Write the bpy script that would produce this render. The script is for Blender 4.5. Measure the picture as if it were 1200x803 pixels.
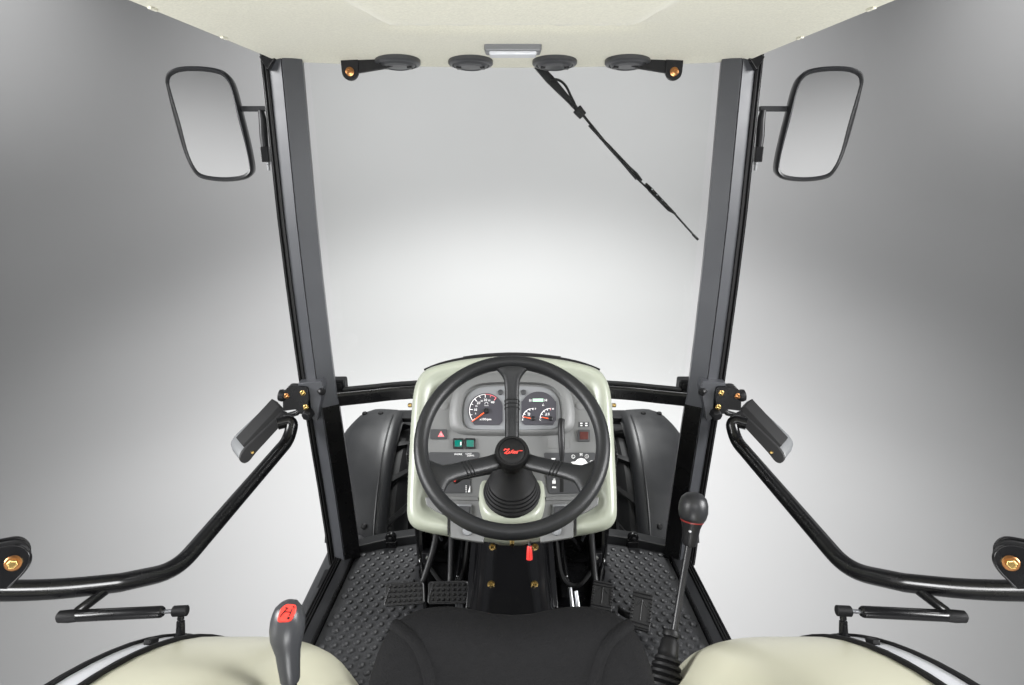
import bpy, bmesh, math, random
from mathutils import Vector, Matrix
random.seed(7)
SC = bpy.context.scene
COL = SC.collection
for o in list(bpy.data.objects):
    bpy.data.objects.remove(o)
PI = math.pi

# ------------------------------------------------------------------ camera
F_PX, PITCH, CAM_H = 685.0, math.radians(17.7), 1.38      # focal length in pixels of a 1200 px wide frame
cam_d = bpy.data.cameras.new('camera')
cam = bpy.data.objects.new('camera', cam_d)
COL.objects.link(cam)
cam.location = (0, 0, CAM_H)
cam.rotation_euler = (PI/2 - PITCH, 0, 0)
cam_d.sensor_width = 36
cam_d.lens = F_PX/1200*36
cam_d.clip_start = 0.02
cam_d.clip_end = 100
SC.camera = cam

# ------------------------------------------------------------------ world and studio lamps
w = bpy.data.worlds.new('World')
SC.world = w
w.use_nodes = True
w.node_tree.nodes['Background'].inputs[0].default_value = (0.93, 0.96, 1.0, 1)
w.node_tree.nodes['Background'].inputs[1].default_value = 0.20

def area(name, loc, target, sx, sy, power, col=(1, 1, 1)):
    d = bpy.data.lights.new(name, 'AREA')
    d.shape = 'RECTANGLE'
    d.size, d.size_y, d.energy, d.color = sx, sy, power, col
    o = bpy.data.objects.new(name, d)
    COL.objects.link(o)
    o.location = loc
    o.rotation_euler = (Vector(target) - Vector(loc)).to_track_quat('-Z', 'Y').to_euler()
    return o

def spot(name, loc, target, power, deg, blend, r, col=(1, 1, 1)):
    d = bpy.data.lights.new(name, 'SPOT')
    d.energy, d.spot_size, d.spot_blend, d.shadow_soft_size, d.color = power, math.radians(deg), blend, r, col
    o = bpy.data.objects.new(name, d)
    COL.objects.link(o)
    o.location = loc
    o.rotation_euler = (Vector(target) - Vector(loc)).to_track_quat('-Z', 'Y').to_euler()
    return o

spot('floor_lamp', (0, 6.5, 6.8), (0, 6.3, -1.1), 3750, 79, 1.0, 0.6)
spot('near_floor_lamp', (0, 3.9, 4.6), (0, 4.2, -1.1), 1300, 73, 1.0, 0.6)
spot('wall_lamp', (0, 6.6, 6.6), (0, 12.6, 1.9), 2150, 112, 1.0, 0.5)
for sgn in (-1, 1):
    spot('wing_lamp', (3.4*sgn, 6.0, 6.6), (4.4*sgn, 10.2, 0.3), 520, 84, 1.0, 0.5)
for sgn in (-1, 1):
    spot('corner_lamp', (7.2*sgn, 8.0, 9.5), (8.6*sgn, 9.2, 6.4), 3200, 66, 1.0, 0.4)
for sgn in (-1, 1):
    spot('rear_floor_lamp', (2.6*sgn, -3.4, 4.6), (2.8*sgn, -4.2, -1.1), 2150, 104, 1.0, 0.5)
for sgn in (-1, 1):
    a_ = area('side_softbox', (3.6*sgn, 0.1, 2.2), (-.1*sgn, 1.35, 0.75), 2.0, 1.8, 72)
    a_.data.spread = math.radians(75)
a_ = area('rear_softbox', (0, -2.6, 3.1), (0, 1.4, 0.6), 3.4, 1.0, 18)
a_.data.spread = math.radians(80)
a_ = area('low_fill_lamp', (0, -2.2, -.3), (0, 1.6, 1.6), 2.6, 1.0, 48)  # unseen fill lamp added low behind the camera to brighten the roof lining
a_.data.spread = math.radians(90)

SC.render.engine = 'CYCLES'
SC.cycles.use_denoising = True
SC.cycles.max_bounces = 8
SC.cycles.transparent_max_bounces = 12
SC.view_settings.view_transform = 'Standard'
SC.view_settings.look = 'None'
SC.view_settings.exposure = 0.0
SC.view_settings.gamma = 1.0

# ------------------------------------------------------------------ pixel -> place helpers (1200 x 803 photograph)
_c, _s = math.cos(PITCH), math.sin(PITCH)
CAMP = Vector((0, 0, CAM_H))
def ray(px, py):
    a, b = (px - 600)/F_PX, (401.5 - py)/F_PX
    return Vector((a, _c + b*_s, -_s + b*_c))
def atD(px, py, d): return CAMP + ray(px, py)*d
def atY(px, py, Y): r = ray(px, py); return CAMP + r*(Y/r.y)
def atZ(px, py, Z): r = ray(px, py); return CAMP + r*((Z - CAM_H)/r.z)
def atX(px, py, X): r = ray(px, py); return CAMP + r*(X/r.x)
def atP(px, py, O, N): r = ray(px, py); return CAMP + r*((Vector(O) - CAMP).dot(N)/r.dot(N))
def V(*a): return Vector(a)

def spline(pts, n=8):
    pts = [Vector(p) for p in pts]
    out = []
    for i in range(len(pts) - 1):
        p0 = pts[max(i-1, 0)]; p1 = pts[i]; p2 = pts[i+1]; p3 = pts[min(i+2, len(pts)-1)]
        for k in range(n):
            t = k/n
            out.append(0.5*((2*p1) + (p2-p0)*t + (2*p0-5*p1+4*p2-p3)*t*t + (3*p1-p0-3*p2+p3)*t*t*t))
    out.append(pts[-1])
    return out

def fillet(pts, r, n=6):
    """polyline with rounded corners"""
    pts = [Vector(p) for p in pts]
    out = [pts[0]]
    for i in range(1, len(pts)-1):
        a, b, c = pts[i-1], pts[i], pts[i+1]
        ra = min(r, (a-b).length*0.49); rc = min(r, (c-b).length*0.49)
        p = b + (a-b).normalized()*ra; q = b + (c-b).normalized()*rc
        for k in range(n+1):
            t = k/n
            out.append(p*(1-t)**2 + b*2*t*(1-t) + q*t*t)
    out.append(pts[-1])
    return out

def fillet_closed(pts, r, n=4):
    pts = [Vector(p) for p in pts]
    m = len(pts); out = []
    for i in range(m):
        a, b, c = pts[i-1], pts[i], pts[(i+1) % m]
        ra = min(r, (a-b).length*0.45); rc = min(r, (c-b).length*0.45)
        p = b + (a-b).normalized()*ra; q = b + (c-b).normalized()*rc
        for k in range(n+1):
            t = k/n
            out.append(p*(1-t)**2 + b*2*t*(1-t) + q*t*t)
    return out

# ------------------------------------------------------------------ mesh helper
class MB:
    def __init__(self, mx=1):
        self.v = []; self.f = []; self.mx = mx
    def add(self, vs, fs):
        b = len(self.v)
        self.v += [(v[0]*self.mx, v[1], v[2]) for v in vs]
        self.f += [tuple(i + b for i in f) for f in fs]
        return self
    def box(self, c, half, ax=None):
        c = Vector(c)
        X, Y, Z = ax or (V(1, 0, 0), V(0, 1, 0), V(0, 0, 1))
        vs = [c + X*(half[0]*i) + Y*(half[1]*j) + Z*(half[2]*k) for i in (-1, 1) for j in (-1, 1) for k in (-1, 1)]
        return self.add(vs, [(0, 1, 3, 2), (4, 6, 7, 5), (0, 4, 5, 1), (2, 3, 7, 6), (0, 2, 6, 4), (1, 5, 7, 3)])
    def loft(self, loops, cap0=True, cap1=True, closed=True):
        n = len(loops[0]); vs = [p for l in loops for p in l]; fs = []
        for i in range(len(loops)-1):
            for j in range(n if closed else n-1):
                k = (j+1) % n
                fs.append((i*n+j, i*n+k, (i+1)*n+k, (i+1)*n+j))
        if closed and cap0: fs.append(tuple(range(n))[::-1])
        if closed and cap1: fs.append(tuple((len(loops)-1)*n + j for j in range(n)))
        return self.add(vs, fs)
    def tube(self, path, r, n=14, caps=True, squash=None, up=None):
        path = [Vector(p) for p in path]
        m = len(path)
        rs = r if isinstance(r, (list, tuple)) else [r]*m
        loops = []; prev = Vector(up) if up else None
        for i, p in enumerate(path):
            t = (path[min(i+1, m-1)] - path[max(i-1, 0)]).normalized()
            if prev is None:
                prev = V(0, 0, 1) if abs(t.z) < 0.9 else V(1, 0, 0)
            a = (prev - t*prev.dot(t)).normalized(); b = t.cross(a); prev = a
            sq = squash or (1, 1)
            loops.append([p + (a*math.cos(k*2*PI/n)*sq[0] + b*math.sin(k*2*PI/n)*sq[1])*rs[i] for k in range(n)])
        return self.loft(loops, caps, caps)
    def lathe(self, O, axis, prof, n=24, cap0=True, cap1=True):
        O = Vector(O); axis = Vector(axis).normalized()
        a = axis.orthogonal().normalized(); b = axis.cross(a)
        loops = [[O + axis*h + (a*math.cos(k*2*PI/n) + b*math.sin(k*2*PI/n))*max(r, 1e-5) for k in range(n)] for r, h in prof]
        return self.loft(loops, cap0, cap1)
    def prism(self, loop, off):
        off = Vector(off)
        return self.loft([[Vector(p) for p in loop], [Vector(p) + off for p in loop]])
    def build(self, name, mat, parent=None, bevel=0, sharp=38, subd=0, seg=2, smooth=True):
        me = bpy.data.meshes.new(name)
        me.from_pydata([tuple(v) for v in self.v], [], self.f)
        bm = bmesh.new(); bm.from_mesh(me)
        bmesh.ops.recalc_face_normals(bm, faces=bm.faces)
        bm.to_mesh(me); bm.free()
        if smooth:
            for p in me.polygons: p.use_smooth = True
            me.set_sharp_from_angle(angle=math.radians(sharp))
        me.materials.append(mat)
        o = bpy.data.objects.new(name, me)
        COL.objects.link(o)
        if parent is not None:
            o.parent = parent
            if parent.type == 'EMPTY':
                o.matrix_parent_inverse = Matrix.Translation(-parent.location)
        if bevel:
            m = o.modifiers.new('bevel', 'BEVEL'); m.width = bevel; m.segments = seg; m.limit_method = 'ANGLE'; m.angle_limit = math.radians(30)
            m.harden_normals = True
        if subd:
            m = o.modifiers.new('subdivision', 'SUBSURF'); m.levels = subd; m.render_levels = subd
        return o

def thing(name, loc, label, cat, group=None):
    o = bpy.data.objects.new(name, None)
    COL.objects.link(o)
    o.location = loc; o.empty_display_size = 0.05
    o['label'] = label; o['category'] = cat
    if group: o['group'] = group
    return o

def inst(src, name, parent, M):
    """another object sharing the mesh of src, standing at matrix M"""
    o = bpy.data.objects.new(name, src.data)
    COL.objects.link(o)
    o.parent = parent
    if parent.type == 'EMPTY':
        o.matrix_parent_inverse = Matrix.Translation(-parent.location)
    o.matrix_basis = M
    return o

def frame_m(O, X, Y, Z):
    return Matrix(((X[0], Y[0], Z[0], O[0]), (X[1], Y[1], Z[1], O[1]), (X[2], Y[2], Z[2], O[2]), (0, 0, 0, 1)))

from mathutils.bvhtree import BVHTree
def bvh_of(o):
    return BVHTree.FromPolygons([v.co.copy() for v in o.data.vertices], [tuple(p.vertices) for p in o.data.polygons])
def hit(bvh, px, py):
    h = bvh.ray_cast(CAMP, ray(px, py).normalized())
    return h[0]

# ------------------------------------------------------------------ materials
def mat(name, col, rough=0.5, metal=0.0, var=0.12, vscale=6, bump=0.0, bscale=300, coat=0.0, sheen=0.0, spec=0.5, rvar=0.0, coatr=0.08):
    m = bpy.data.materials.new(name); m.use_nodes = True
    nt = m.node_tree; b = nt.nodes['Principled BSDF']
    tc = nt.nodes.new('ShaderNodeTexCoord')
    nz = nt.nodes.new('ShaderNodeTexNoise'); nz.inputs['Scale'].default_value = vscale; nz.inputs['Detail'].default_value = 4
    nt.links.new(tc.outputs['Object'], nz.inputs['Vector'])
    mx = nt.nodes.new('ShaderNodeMix'); mx.data_type = 'RGBA'
    c = Vector(col)
    mx.inputs['A'].default_value = (*(c*(1-var)), 1); mx.inputs['B'].default_value = (*(c*(1+var)), 1)
    nt.links.new(nz.outputs['Fac'], mx.inputs['Factor'])
    nt.links.new(mx.outputs['Result'], b.inputs['Base Color'])
    b.inputs['Roughness'].default_value = rough; b.inputs['Metallic'].default_value = metal
    b.inputs['Coat Weight'].default_value = coat; b.inputs['Coat Roughness'].default_value = coatr
    b.inputs['Sheen Weight'].default_value = sheen; b.inputs['Specular IOR Level'].default_value = spec
    if rvar:
        n3 = nt.nodes.new('ShaderNodeTexNoise'); n3.inputs['Scale'].default_value = 14; n3.inputs['Detail'].default_value = 6
        nt.links.new(tc.outputs['Object'], n3.inputs['Vector'])
        mr = nt.nodes.new('ShaderNodeMapRange')
        mr.inputs['From Min'].default_value = 0.3; mr.inputs['From Max'].default_value = 0.7
        mr.inputs['To Min'].default_value = rough - rvar; mr.inputs['To Max'].default_value = rough + rvar
        nt.links.new(n3.outputs['Fac'], mr.inputs['Value']); nt.links.new(mr.outputs['Result'], b.inputs['Roughness'])
    if bump:
        n2 = nt.nodes.new('ShaderNodeTexNoise'); n2.inputs['Scale'].default_value = bscale; n2.inputs['Detail'].default_value = 3
        nt.links.new(tc.outputs['Object'], n2.inputs['Vector'])
        bp = nt.nodes.new('ShaderNodeBump'); bp.inputs['Strength'].default_value = bump; bp.inputs['Distance'].default_value = 0.001
        nt.links.new(n2.outputs['Fac'], bp.inputs['Height']); nt.links.new(bp.outputs['Normal'], b.inputs['Normal'])
    return m

M_GLOSS = mat('black_gloss_paint', (.0045, .0045, .005), .26, coat=.15, rvar=.05, coatr=.1, spec=.32)
M_PILLAR = mat('graphite_pillar_paint', (.047, .049, .055), .42, rvar=.05, spec=.42)
M_SILL = mat('dark_sill_paint', (.016, .0165, .018), .36, rvar=.06, spec=.35)
M_RUBBER = mat('black_rubber', (.006, .006, .0065), .5, spec=.25)
M_MAT = mat('rubber_floor_mat', (.027, .0275, .0295), .42, bump=.25, bscale=250, rvar=.08, spec=.38)
M_PLAST = mat('black_plastic', (.007, .007, .008), .42, bump=.2, bscale=500, spec=.28)
M_WHEEL = mat('wheel_foam_grip', (.010, .0105, .0115), .42, bump=.45, bscale=420, rvar=.05, spec=.3)
M_HUB = mat('hub_plastic', (.006, .006, .0065), .5, spec=.25, bump=.25, bscale=900)
M_GREY = mat('grey_panel_plastic', (.108, .110, .110), .5, bump=.15, bscale=900)
M_LGREY = mat('light_grey_bezel', (.155, .16, .168), .42, bump=.1, bscale=900)
M_DGREY = mat('dark_grey_insert', (.028, .029, .032), .5)
M_DIAL = mat('dial_face', (.035, .034, .042), .35)
M_BEIGE = mat('pale_green_beige_paint', (.255, .272, .222), .38, var=.03, coat=.15, bump=.08, bscale=700, coatr=.25)
M_FENDER = mat('beige_fender_paint', (.56, .55, .43), .36, var=.04, vscale=3, coat=.2, bump=.06, bscale=700, coatr=.25)
M_LINER = mat('beige_headliner_felt', (.70, .685, .575), .95, var=.16, vscale=190, bump=.9, bscale=160, sheen=.25, spec=.1)
M_ROOF = mat('roof_skin', (.60, .61, .60), .4)
M_SEAT = mat('charcoal_seat_fabric', (.0066, .0066, .0071), .8, bump=1.0, bscale=500, sheen=.0, spec=.09, var=.2, vscale=120)
M_MUD = mat('mudguard_plastic', (.020, .0205, .022), .40, spec=.35, bump=.15, bscale=400, rvar=.05)
M_TYRE = mat('tyre_rubber', (.008, .008, .0085), .6, spec=.3)
M_BOLT = mat('yellow_zinc_bolt', (.46, .32, .12), .27, metal=1, var=.25, vscale=60)
M_COPPER = mat('copper_bolt', (.40, .19, .075), .32, metal=1, var=.2, vscale=60)
M_STEEL = mat('bright_steel', (.5, .51, .53), .3, metal=1)
M_RED = mat('red_plastic', (.55, .025, .02), .35)
M_DKRED = mat('dull_red_ring', (.16, .012, .010), .4)
M_REDPRINT = mat('red_print', (.80, .045, .03), .45)
M_WHITE = mat('white_print', (.80, .80, .80), .5)
M_PINK = mat('hazard_red', (.75, .16, .18), .4)
M_GREEN = mat('green_switch_lens', (.0, .11, .085), .15, coat=.6)
M_DRED = mat('dark_red_switch_lens', (.06, .008, .008), .2, coat=.5)
M_LCD = mat('green_lcd', (.36, .55, .42), .3)
M_ORANGE = mat('orange_needle', (.85, .10, .02), .4)
M_GRIP = mat('grey_lever_grip', (.040, .0415, .045), .32, spec=.35, bump=.1, bscale=500)
M_BAND = mat('pale_door_flange', (.62, .63, .66), .35)
M_VENT = mat('vent_plastic', (.045, .046, .050), .4)
M_KNOB = mat('knob_plastic', (.016, .0165, .018), .38, spec=.35, bump=.1, bscale=500)
M_ENAMEL = mat('black_enamel', (.004, .004, .0045), .13, spec=.5, rvar=.03)
M_PAD = mat('pedal_rubber', (.011, .011, .012), .42, spec=.4, bump=.2, bscale=300)
M_FRAME = mat('mirror_frame_plastic', (.016, .0165, .018), .34, spec=.4)
M_LENS = mat('grey_lamp_lens', (.15, .155, .16), .22, coat=.3)
M_RODM = mat('dark_chrome', (.010, .010, .011), .34, spec=.35)
M_LIGHT = mat('frosted_lens', (.58, .59, .63), .3, coat=.2)
M_TANK = mat('dark_grey_tank', (.03, .031, .033), .42, rvar=.06)

def simple_glass(name, tint, fac):
    m = bpy.data.materials.new(name); m.use_nodes = True
    nt = m.node_tree; nt.nodes.remove(nt.nodes['Principled BSDF'])
    tr = nt.nodes.new('ShaderNodeBsdfTransparent'); tr.inputs[0].default_value = (*tint, 1)
    gl = nt.nodes.new('ShaderNodeBsdfGlossy'); gl.inputs['Roughness'].default_value = 0.02
    fr = nt.nodes.new('ShaderNodeFresnel'); fr.inputs['IOR'].default_value = 1.45
    ml = nt.nodes.new('ShaderNodeMath'); ml.operation = 'MULTIPLY'; ml.inputs[1].default_value = fac
    nt.links.new(fr.outputs[0], ml.inputs[0])
    mx = nt.nodes.new('ShaderNodeMixShader')
    nt.links.new(ml.outputs[0], mx.inputs[0]); nt.links.new(tr.outputs[0], mx.inputs[1]); nt.links.new(gl.outputs[0], mx.inputs[2])
    nt.links.new(mx.outputs[0], nt.nodes['Material Output'].inputs[0])
    return m
M_GLASS = simple_glass('windscreen_glass', (.985, .99, .985), .012)
M_MIRROR = mat('mirror_silver', (.88, .88, .88), .01, metal=1, var=0)
M_BACKDROP = mat('studio_backdrop_paint', (.40, .40, .40), .75, var=.015, vscale=1.5, spec=.15)

# ------------------------------------------------------------------ studio backdrop (floor, cove and wall in one sheet)
GZ = -1.10
prof = [(0.01, GZ), (2, GZ), (5.2, GZ)]
prof += [(5.2 + 6.8*math.sin(a), GZ + 6.8*(1-math.cos(a))) for a in [i*PI/2/24 for i in range(1, 25)]]
prof += [(12.0, 7.5), (12.0, 10.0)]
bd = MB().lathe((0, 1.0, 0), (0, 0, 1), prof, 96, True, False).build('studio_backdrop', M_BACKDROP)
bd['kind'] = 'structure'
bd['label'] = 'seamless grey studio floor curving up into the wall'

# ------------------------------------------------------------------ cab frame
cab = thing('cab_frame', (0, 1.7, 0), 'black steel cab frame: two tall front pillars, crossbar below the windscreen, door sills', 'cab frame')
RIDGE = [(329.5, 62), (345, 240), (369.5, 440), (389.5, 555), (404, 652)]
PY = 1.745
pill_nodes = [atY(x, y, PY) for x, y in RIDGE]
pill_nodes[0].z = 1.66
def pillar_x(z):
    ns = pill_nodes
    for a, b in zip(ns, ns[1:]):
        if b.z <= z <= a.z:
            t = (a.z - z)/(a.z - b.z)
            return a.x + (b.x - a.x)*t
    return ns[-1].x if z < ns[-1].z else ns[0].x
pill_nodes[-1].z = -0.03
zs = [-0.03, .12, .28, .44, .6, .63, .8, 1.0, 1.2, 1.4, 1.66]
xs = [pillar_x(z) for z in zs]
xs_s = [(xs[max(i-1, 0)] + 2*xs[i] + xs[min(i+1, len(xs)-1)])/4 for i in range(len(xs))]
for s in (1, -1):
    sec = [(-.040, .100), (-.040, .012), (-.0016, 0), (-.0016, .006), (.0016, .006), (.0016, 0), (.047, .030), (.028, .100)]
    loops = [[V(x + dx, PY + dy, z) for dx, dy in sec] for x, z in zip(xs_s, zs)]
    p = MB(s).loft(loops).build('pillar', M_PILLAR, cab, bevel=.001, sharp=20)
    zi = [i for i, z in enumerate(zs) if z <= .61]
    MB(s).loft([[V(xs_s[i] + .0030, PY - .0005, zs[i]), V(xs_s[i] + .0485, PY + .0295, zs[i]), V(xs_s[i] + .0475, PY + .0315, zs[i]), V(xs_s[i] + .0020, PY + .0020, zs[i])] for i in zi]).build('dark_reflection_strip', M_GLOSS, p)  # black strip standing in for the dark reflection on the lower inner face
    for k, (dx, dy, hw) in enumerate([(-.0455, .014, .0042), (-.0555, .018, .0040)]):
        MB(s).loft([[V(x + dx - hw, PY + dy + .02, z), V(x + dx - hw, PY + dy - .004, z), V(x + dx, PY + dy - .009, z), V(x + dx + hw, PY + dy - .004, z), V(x + dx + hw, PY + dy + .02, z)] for x, z in zip(xs_s, zs)]).build('seal_strip', M_RUBBER, p)
    MB(s).loft([[V(x - .0665, PY + .022, z), V(x - .061, PY + .022, z), V(x - .061, PY + .09, z), V(x - .0665, PY + .09, z)] for x, z in zip(xs_s, zs)]).build('edge_rail', M_GLOSS, p, bevel=.002)
    # gusset at the top of the pillar
    a = atY(303, 66, PY - .012); b = atY(323, 66, PY - .012); c = atY(313, 82, PY - .012)
    MB(s).prism([a, b, c], (0, .03, 0)).build('gusset', M_GLOSS, p, bevel=.002)
    # sill
    def sx(Y, off): return -(.585 - .05*(Y - 1.40)) - off
    Ys = [0.95, 1.25, 1.5, 1.80]
    def strip(o0, o1, z0, z1): return [[V(sx(Y, o0), Y, z0), V(sx(Y, o1), Y, z0), V(sx(Y, o1), Y, z1), V(sx(Y, o0), Y, z1)] for Y in Ys]
    sl = MB(s).loft(strip(.008, .040, -.05, .012)).build('door_sill', M_SILL, cab, bevel=.002)
    MB(s).loft(strip(.0, .0065, -.05, .018)).build('lip', M_GLOSS, sl, bevel=.0015)
    for o in (.0425, .051, .0595):
        MB(s).loft(strip(o, o + .006, -.05, .016)).build('seal_strip', M_RUBBER, sl, bevel=.002)
# crossbar below the windscreen (bows forward in the middle)
cb = [atY(381, 468, 1.80), atY(430, 463, 1.86), atY(483, 458, 1.91), V(0, 1.95, 0), V(0, 0, 0), V(0, 0, 0)]
cb[3].z = cb[2].z + .0
path = [cb[0], cb[1], cb[2], V(0, 1.95, cb[2].z)]
path += [V(-p.x, p.y, p.z) for p in path[:3]][::-1]
path = spline(path, 6)
loops = []
for i, p in enumerate(path):
    loops.append([p + V(0, -.02, -.024), p + V(0, .025, -.024), p + V(0, .025, .022), p + V(0, -.012, .022), p + V(0, -.02, .014)])
cbo = MB().loft(loops).build('crossbar', M_GLOSS, cab, bevel=.003)
MB().loft([[p + V(0, -.004, .0225), p + V(0, .02, .0225), p + V(0, .02, .031), p + V(0, -.004, .031)] for p in path[3:-3]]).build('glass_seal', M_RUBBER, cbo, bevel=.002)
for s in (1, -1):   # square end blocks on the crossbar in front of each pillar
    c = atY(396.5, 451.5, 1.87)
    eb = MB(s).box(c, (.028, .022, .026)).build('end_block', M_PLAST, cab, bevel=.006)
    MB(s).box(c + V(0, -.024, 0), (.018, .004, .016)).build('cap', M_RUBBER, eb, bevel=.003)
# front ledge along the end of the floor
lp = [V(-.575, 1.80, .0), V(-.46, 1.845, .0), V(-.33, 1.875, .0), V(0, 1.90, 0)]
lp += [V(-p.x, p.y, p.z) for p in lp[:3]][::-1]
MB().loft([[p + V(0, -.012, -.05), p + V(0, .04, -.05), p + V(0, .04, .03), p + V(0, -.008, .03)] for p in lp]).build('front_ledge', M_SILL, cab, bevel=.004)
# glass clips on the ledge
for s in (1, -1):
    c = atY(459, 636, 1.84)
    cl = MB(s).box(c + V(0, .0, -.002), (.020, .014, .014)).lathe(c + V(0, -.004, .028), (0, 1, 0), [(.018, -.01), (.020, -.006), (.020, .006), (.018, .01)], 20).build('glass_clip', M_GLOSS, cab, bevel=.003)
    MB(s).lathe(c + V(0, -.018, .028), (0, 1, 0), [(.004, -.003), (.008, 0), (.008, .006)], 12).build('knob', M_PLAST, cl)
# floor plate carrying everything
MB().loft([[V(-.60, .2, -.05), V(.60, .2, -.05), V(.60, .2, -.006), V(-.60, .2, -.006)], [V(-.575, 1.80, -.05), V(.575, 1.80, -.05), V(.575, 1.80, -.006), V(-.575, 1.80, -.006)], [V(-.33, 1.87, -.05), V(.33, 1.87, -.05), V(.33, 1.87, -.006), V(-.33, 1.87, -.006)]]).build('floor_plate', M_GLOSS, cab)
MB().box((0, 1.1, -.28), (.30, .9, .235)).build('transmission_case', M_PLAST, cab, bevel=.03)

# windscreen and the two lower panes
ws = thing('windscreen', (0, 1.85, cb[2].z), 'large clear windscreen between the two front pillars', 'windscreen')
def wsx(z, f): return (pillar_x(z) + .048)*f
cols = 16
def pane(zlo, zhi, xa, xb, yb=.0):
    n = cols; vs = []; 
    for z in (zlo, zhi):
        for dy in (0, .005):
            for i in range(n+1):
                x = xa(z) + (xb(z) - xa(z))*i/n
                y = 1.815 + .10*(1 - (x/.6)**2) + yb + dy
                vs.append(V(x, y, z))
    m = n+1; fs = []
    for i in range(n):
        fs += [(i, i+1, 2*m+i+1, 2*m+i), (m+i, 3*m+i, 3*m+i+1, m+i+1), (i, m+i, m+i+1, i+1), (2*m+i, 2*m+i+1, 3*m+i+1, 3*m+i)]
    fs += [(0, 2*m, 3*m, m), (n, m+n, 3*m+n, 2*m+n)]
    return MB().add(vs, fs)
pane(cb[2].z + .033, 1.66, lambda z: wsx(z, 1), lambda z: -wsx(z, 1)).build('pane', M_GLASS, ws)
for s in (1, -1):
    lw = thing('lower_windscreen', (-.45*s, 1.85, .03), 'clear lower front pane %s beneath the crossbar' % ('above the two studded pedals' if s == 1 else 'above the two ribbed pedals'), 'window', 'lower front panes')
    b = pane(.026, cb[1].z - .03, lambda z: wsx(z, 1), lambda z: -.345, -.005)
    b2 = MB(s); b2.add(b.v, b.f); b2.build('pane', M_GLASS, lw)

# ------------------------------------------------------------------ roof with felt lining
roof = thing('cab_roof', (0, .9, 1.63), 'cab roof with beige felt lining and rounded front edge', 'roof')
ZR = 1.63
half = [atZ(x, y, ZR) for x, y in [(305, 63), (318, 68.5), (333, 71.5), (350, 73), (400, 75), (470, 77.5), (540, 79), (600, 79.5)]]
out = [V(-.57, .22, ZR), V(-.655, .30, ZR), V(-.655, .55, ZR), V(-.65, .8, ZR), V(-.645, 1.1, ZR), V(-.645, 1.4, ZR)] + half
out = spline(out, 5)
full = out + [V(-p.x, p.y, p.z) for p in out[:-1]][::-1]
cen = V(0, 1.05, ZR)
def sst(a, b, x):
    t = min(max((x-a)/(b-a), 0), 1); return t*t*(3-2*t)
def liner_z(x, y, k):
    z = ZR + .028*(1 - k**6)
    z -= .034*sst(.36, .27, abs(x) + max(0, y-1.0)*.15)*sst(1.315, 1.285, y)
    z += .016*math.exp(-((y - 1.48 + .25*x*x)/.05)**2)*sst(.36, .22, abs(x))
    return z
rings = [1, .995, .985, .97, .95] + [.95 - .95*i/46 for i in range(1, 46)]
vs = []; fs = []; n = len(full)
for k in rings:
    for p in full:
        q = cen + (p - cen)*k
        vs.append(V(q.x, q.y, liner_z(q.x, q.y, k)))
for i in range(len(rings)-1):
    for j in range(n-1):
        fs.append((i*n+j, i*n+j+1, (i+1)*n+j+1, (i+1)*n+j))
    fs.append((i*n+n-1, i*n, (i+1)*n, (i+1)*n+n-1))
fs.append(tuple((len(rings)-1)*n + j for j in range(n)))
hl_o = MB().add(vs, fs).build('headliner', M_LINER, roof, sharp=60)
lb_ = bvh_of(hl_o)
lo = []
for k, z in [(1.0, 1.631), (1.006, 1.634), (1.008, 1.66), (1.0, 1.70), (.96, 1.75), (.8, 1.79), (.4, 1.81)]:
    lo.append([V(cen.x + (p.x-cen.x)*k, cen.y + (p.y-cen.y)*k, z) for p in full])
MB().loft(lo, False, True).build('outer_shell', M_ROOF, roof)
for x, y in [(113, 11), (262, 45)]:   # small plastic clips along both side edges
    for s in (1, -1):
        p = atZ(x, y, ZR - .001)
        MB(s).box(V(-.640, p.y, ZR), (.0035, .012, .003)).build('trim_clip', M_LINER, roof, bevel=.002)
# round air vents along the front edge
for i, (x, y) in enumerate([(466, 71.5), (551.5, 72), (650, 72), (735.5, 71.5)]):
    p = hit(lb_, x, y - .5) + V(0, 0, -.007)
    lab = ['round black air vent beside the hinged bracket with no wiper below it', 'round black air vent nearest the dome light, on the side without wiper', 'round black air vent directly above the wiper pivot', 'round black air vent between the wiper pivot and the bracket'][i]
    t = thing('air_vent', p, lab, 'air vent', 'air vents along the front of the roof')
    ax = V(0, -.10, -1).normalized()
    R = .064
    bz = MB().lathe(p, ax, [(R-.010, -.012), (R, -.011), (R, .001), (R-.003, .004), (R-.011, .006), (R-.014, .002), (R-.014, -.008)], 40).build('bezel', M_VENT, t)
    MB().lathe(p, ax, [(R-.0145, -.007), (R-.0145, .005), (R-.02, .010), (.034, .0125), (.030, .0105), (.014, .0115), (.001, .0120)], 40).build('flap', M_VENT, t, sharp=20)
    for sgn in (-1, 1):
        MB().box(p + V(sgn*.034, 0, -.0115), (.007, .016, .003)).build('finger_tab', M_PLAST, t, bevel=.002)

# dome light
p = hit(lb_, 601, 55) + V(0, 0, -.004)
dl = thing('dome_light', p, 'small rectangular dome light with frosted lens in the roof lining', 'dome light')
MB().box(p + V(0, 0, .002), (.074, .034, .014)).build('housing', M_LGREY, dl, bevel=.006)
MB().box(p + V(0, -.004, -.010), (.062, .026, .010)).build('lens', M_LIGHT, dl, bevel=.005, seg=3)

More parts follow.
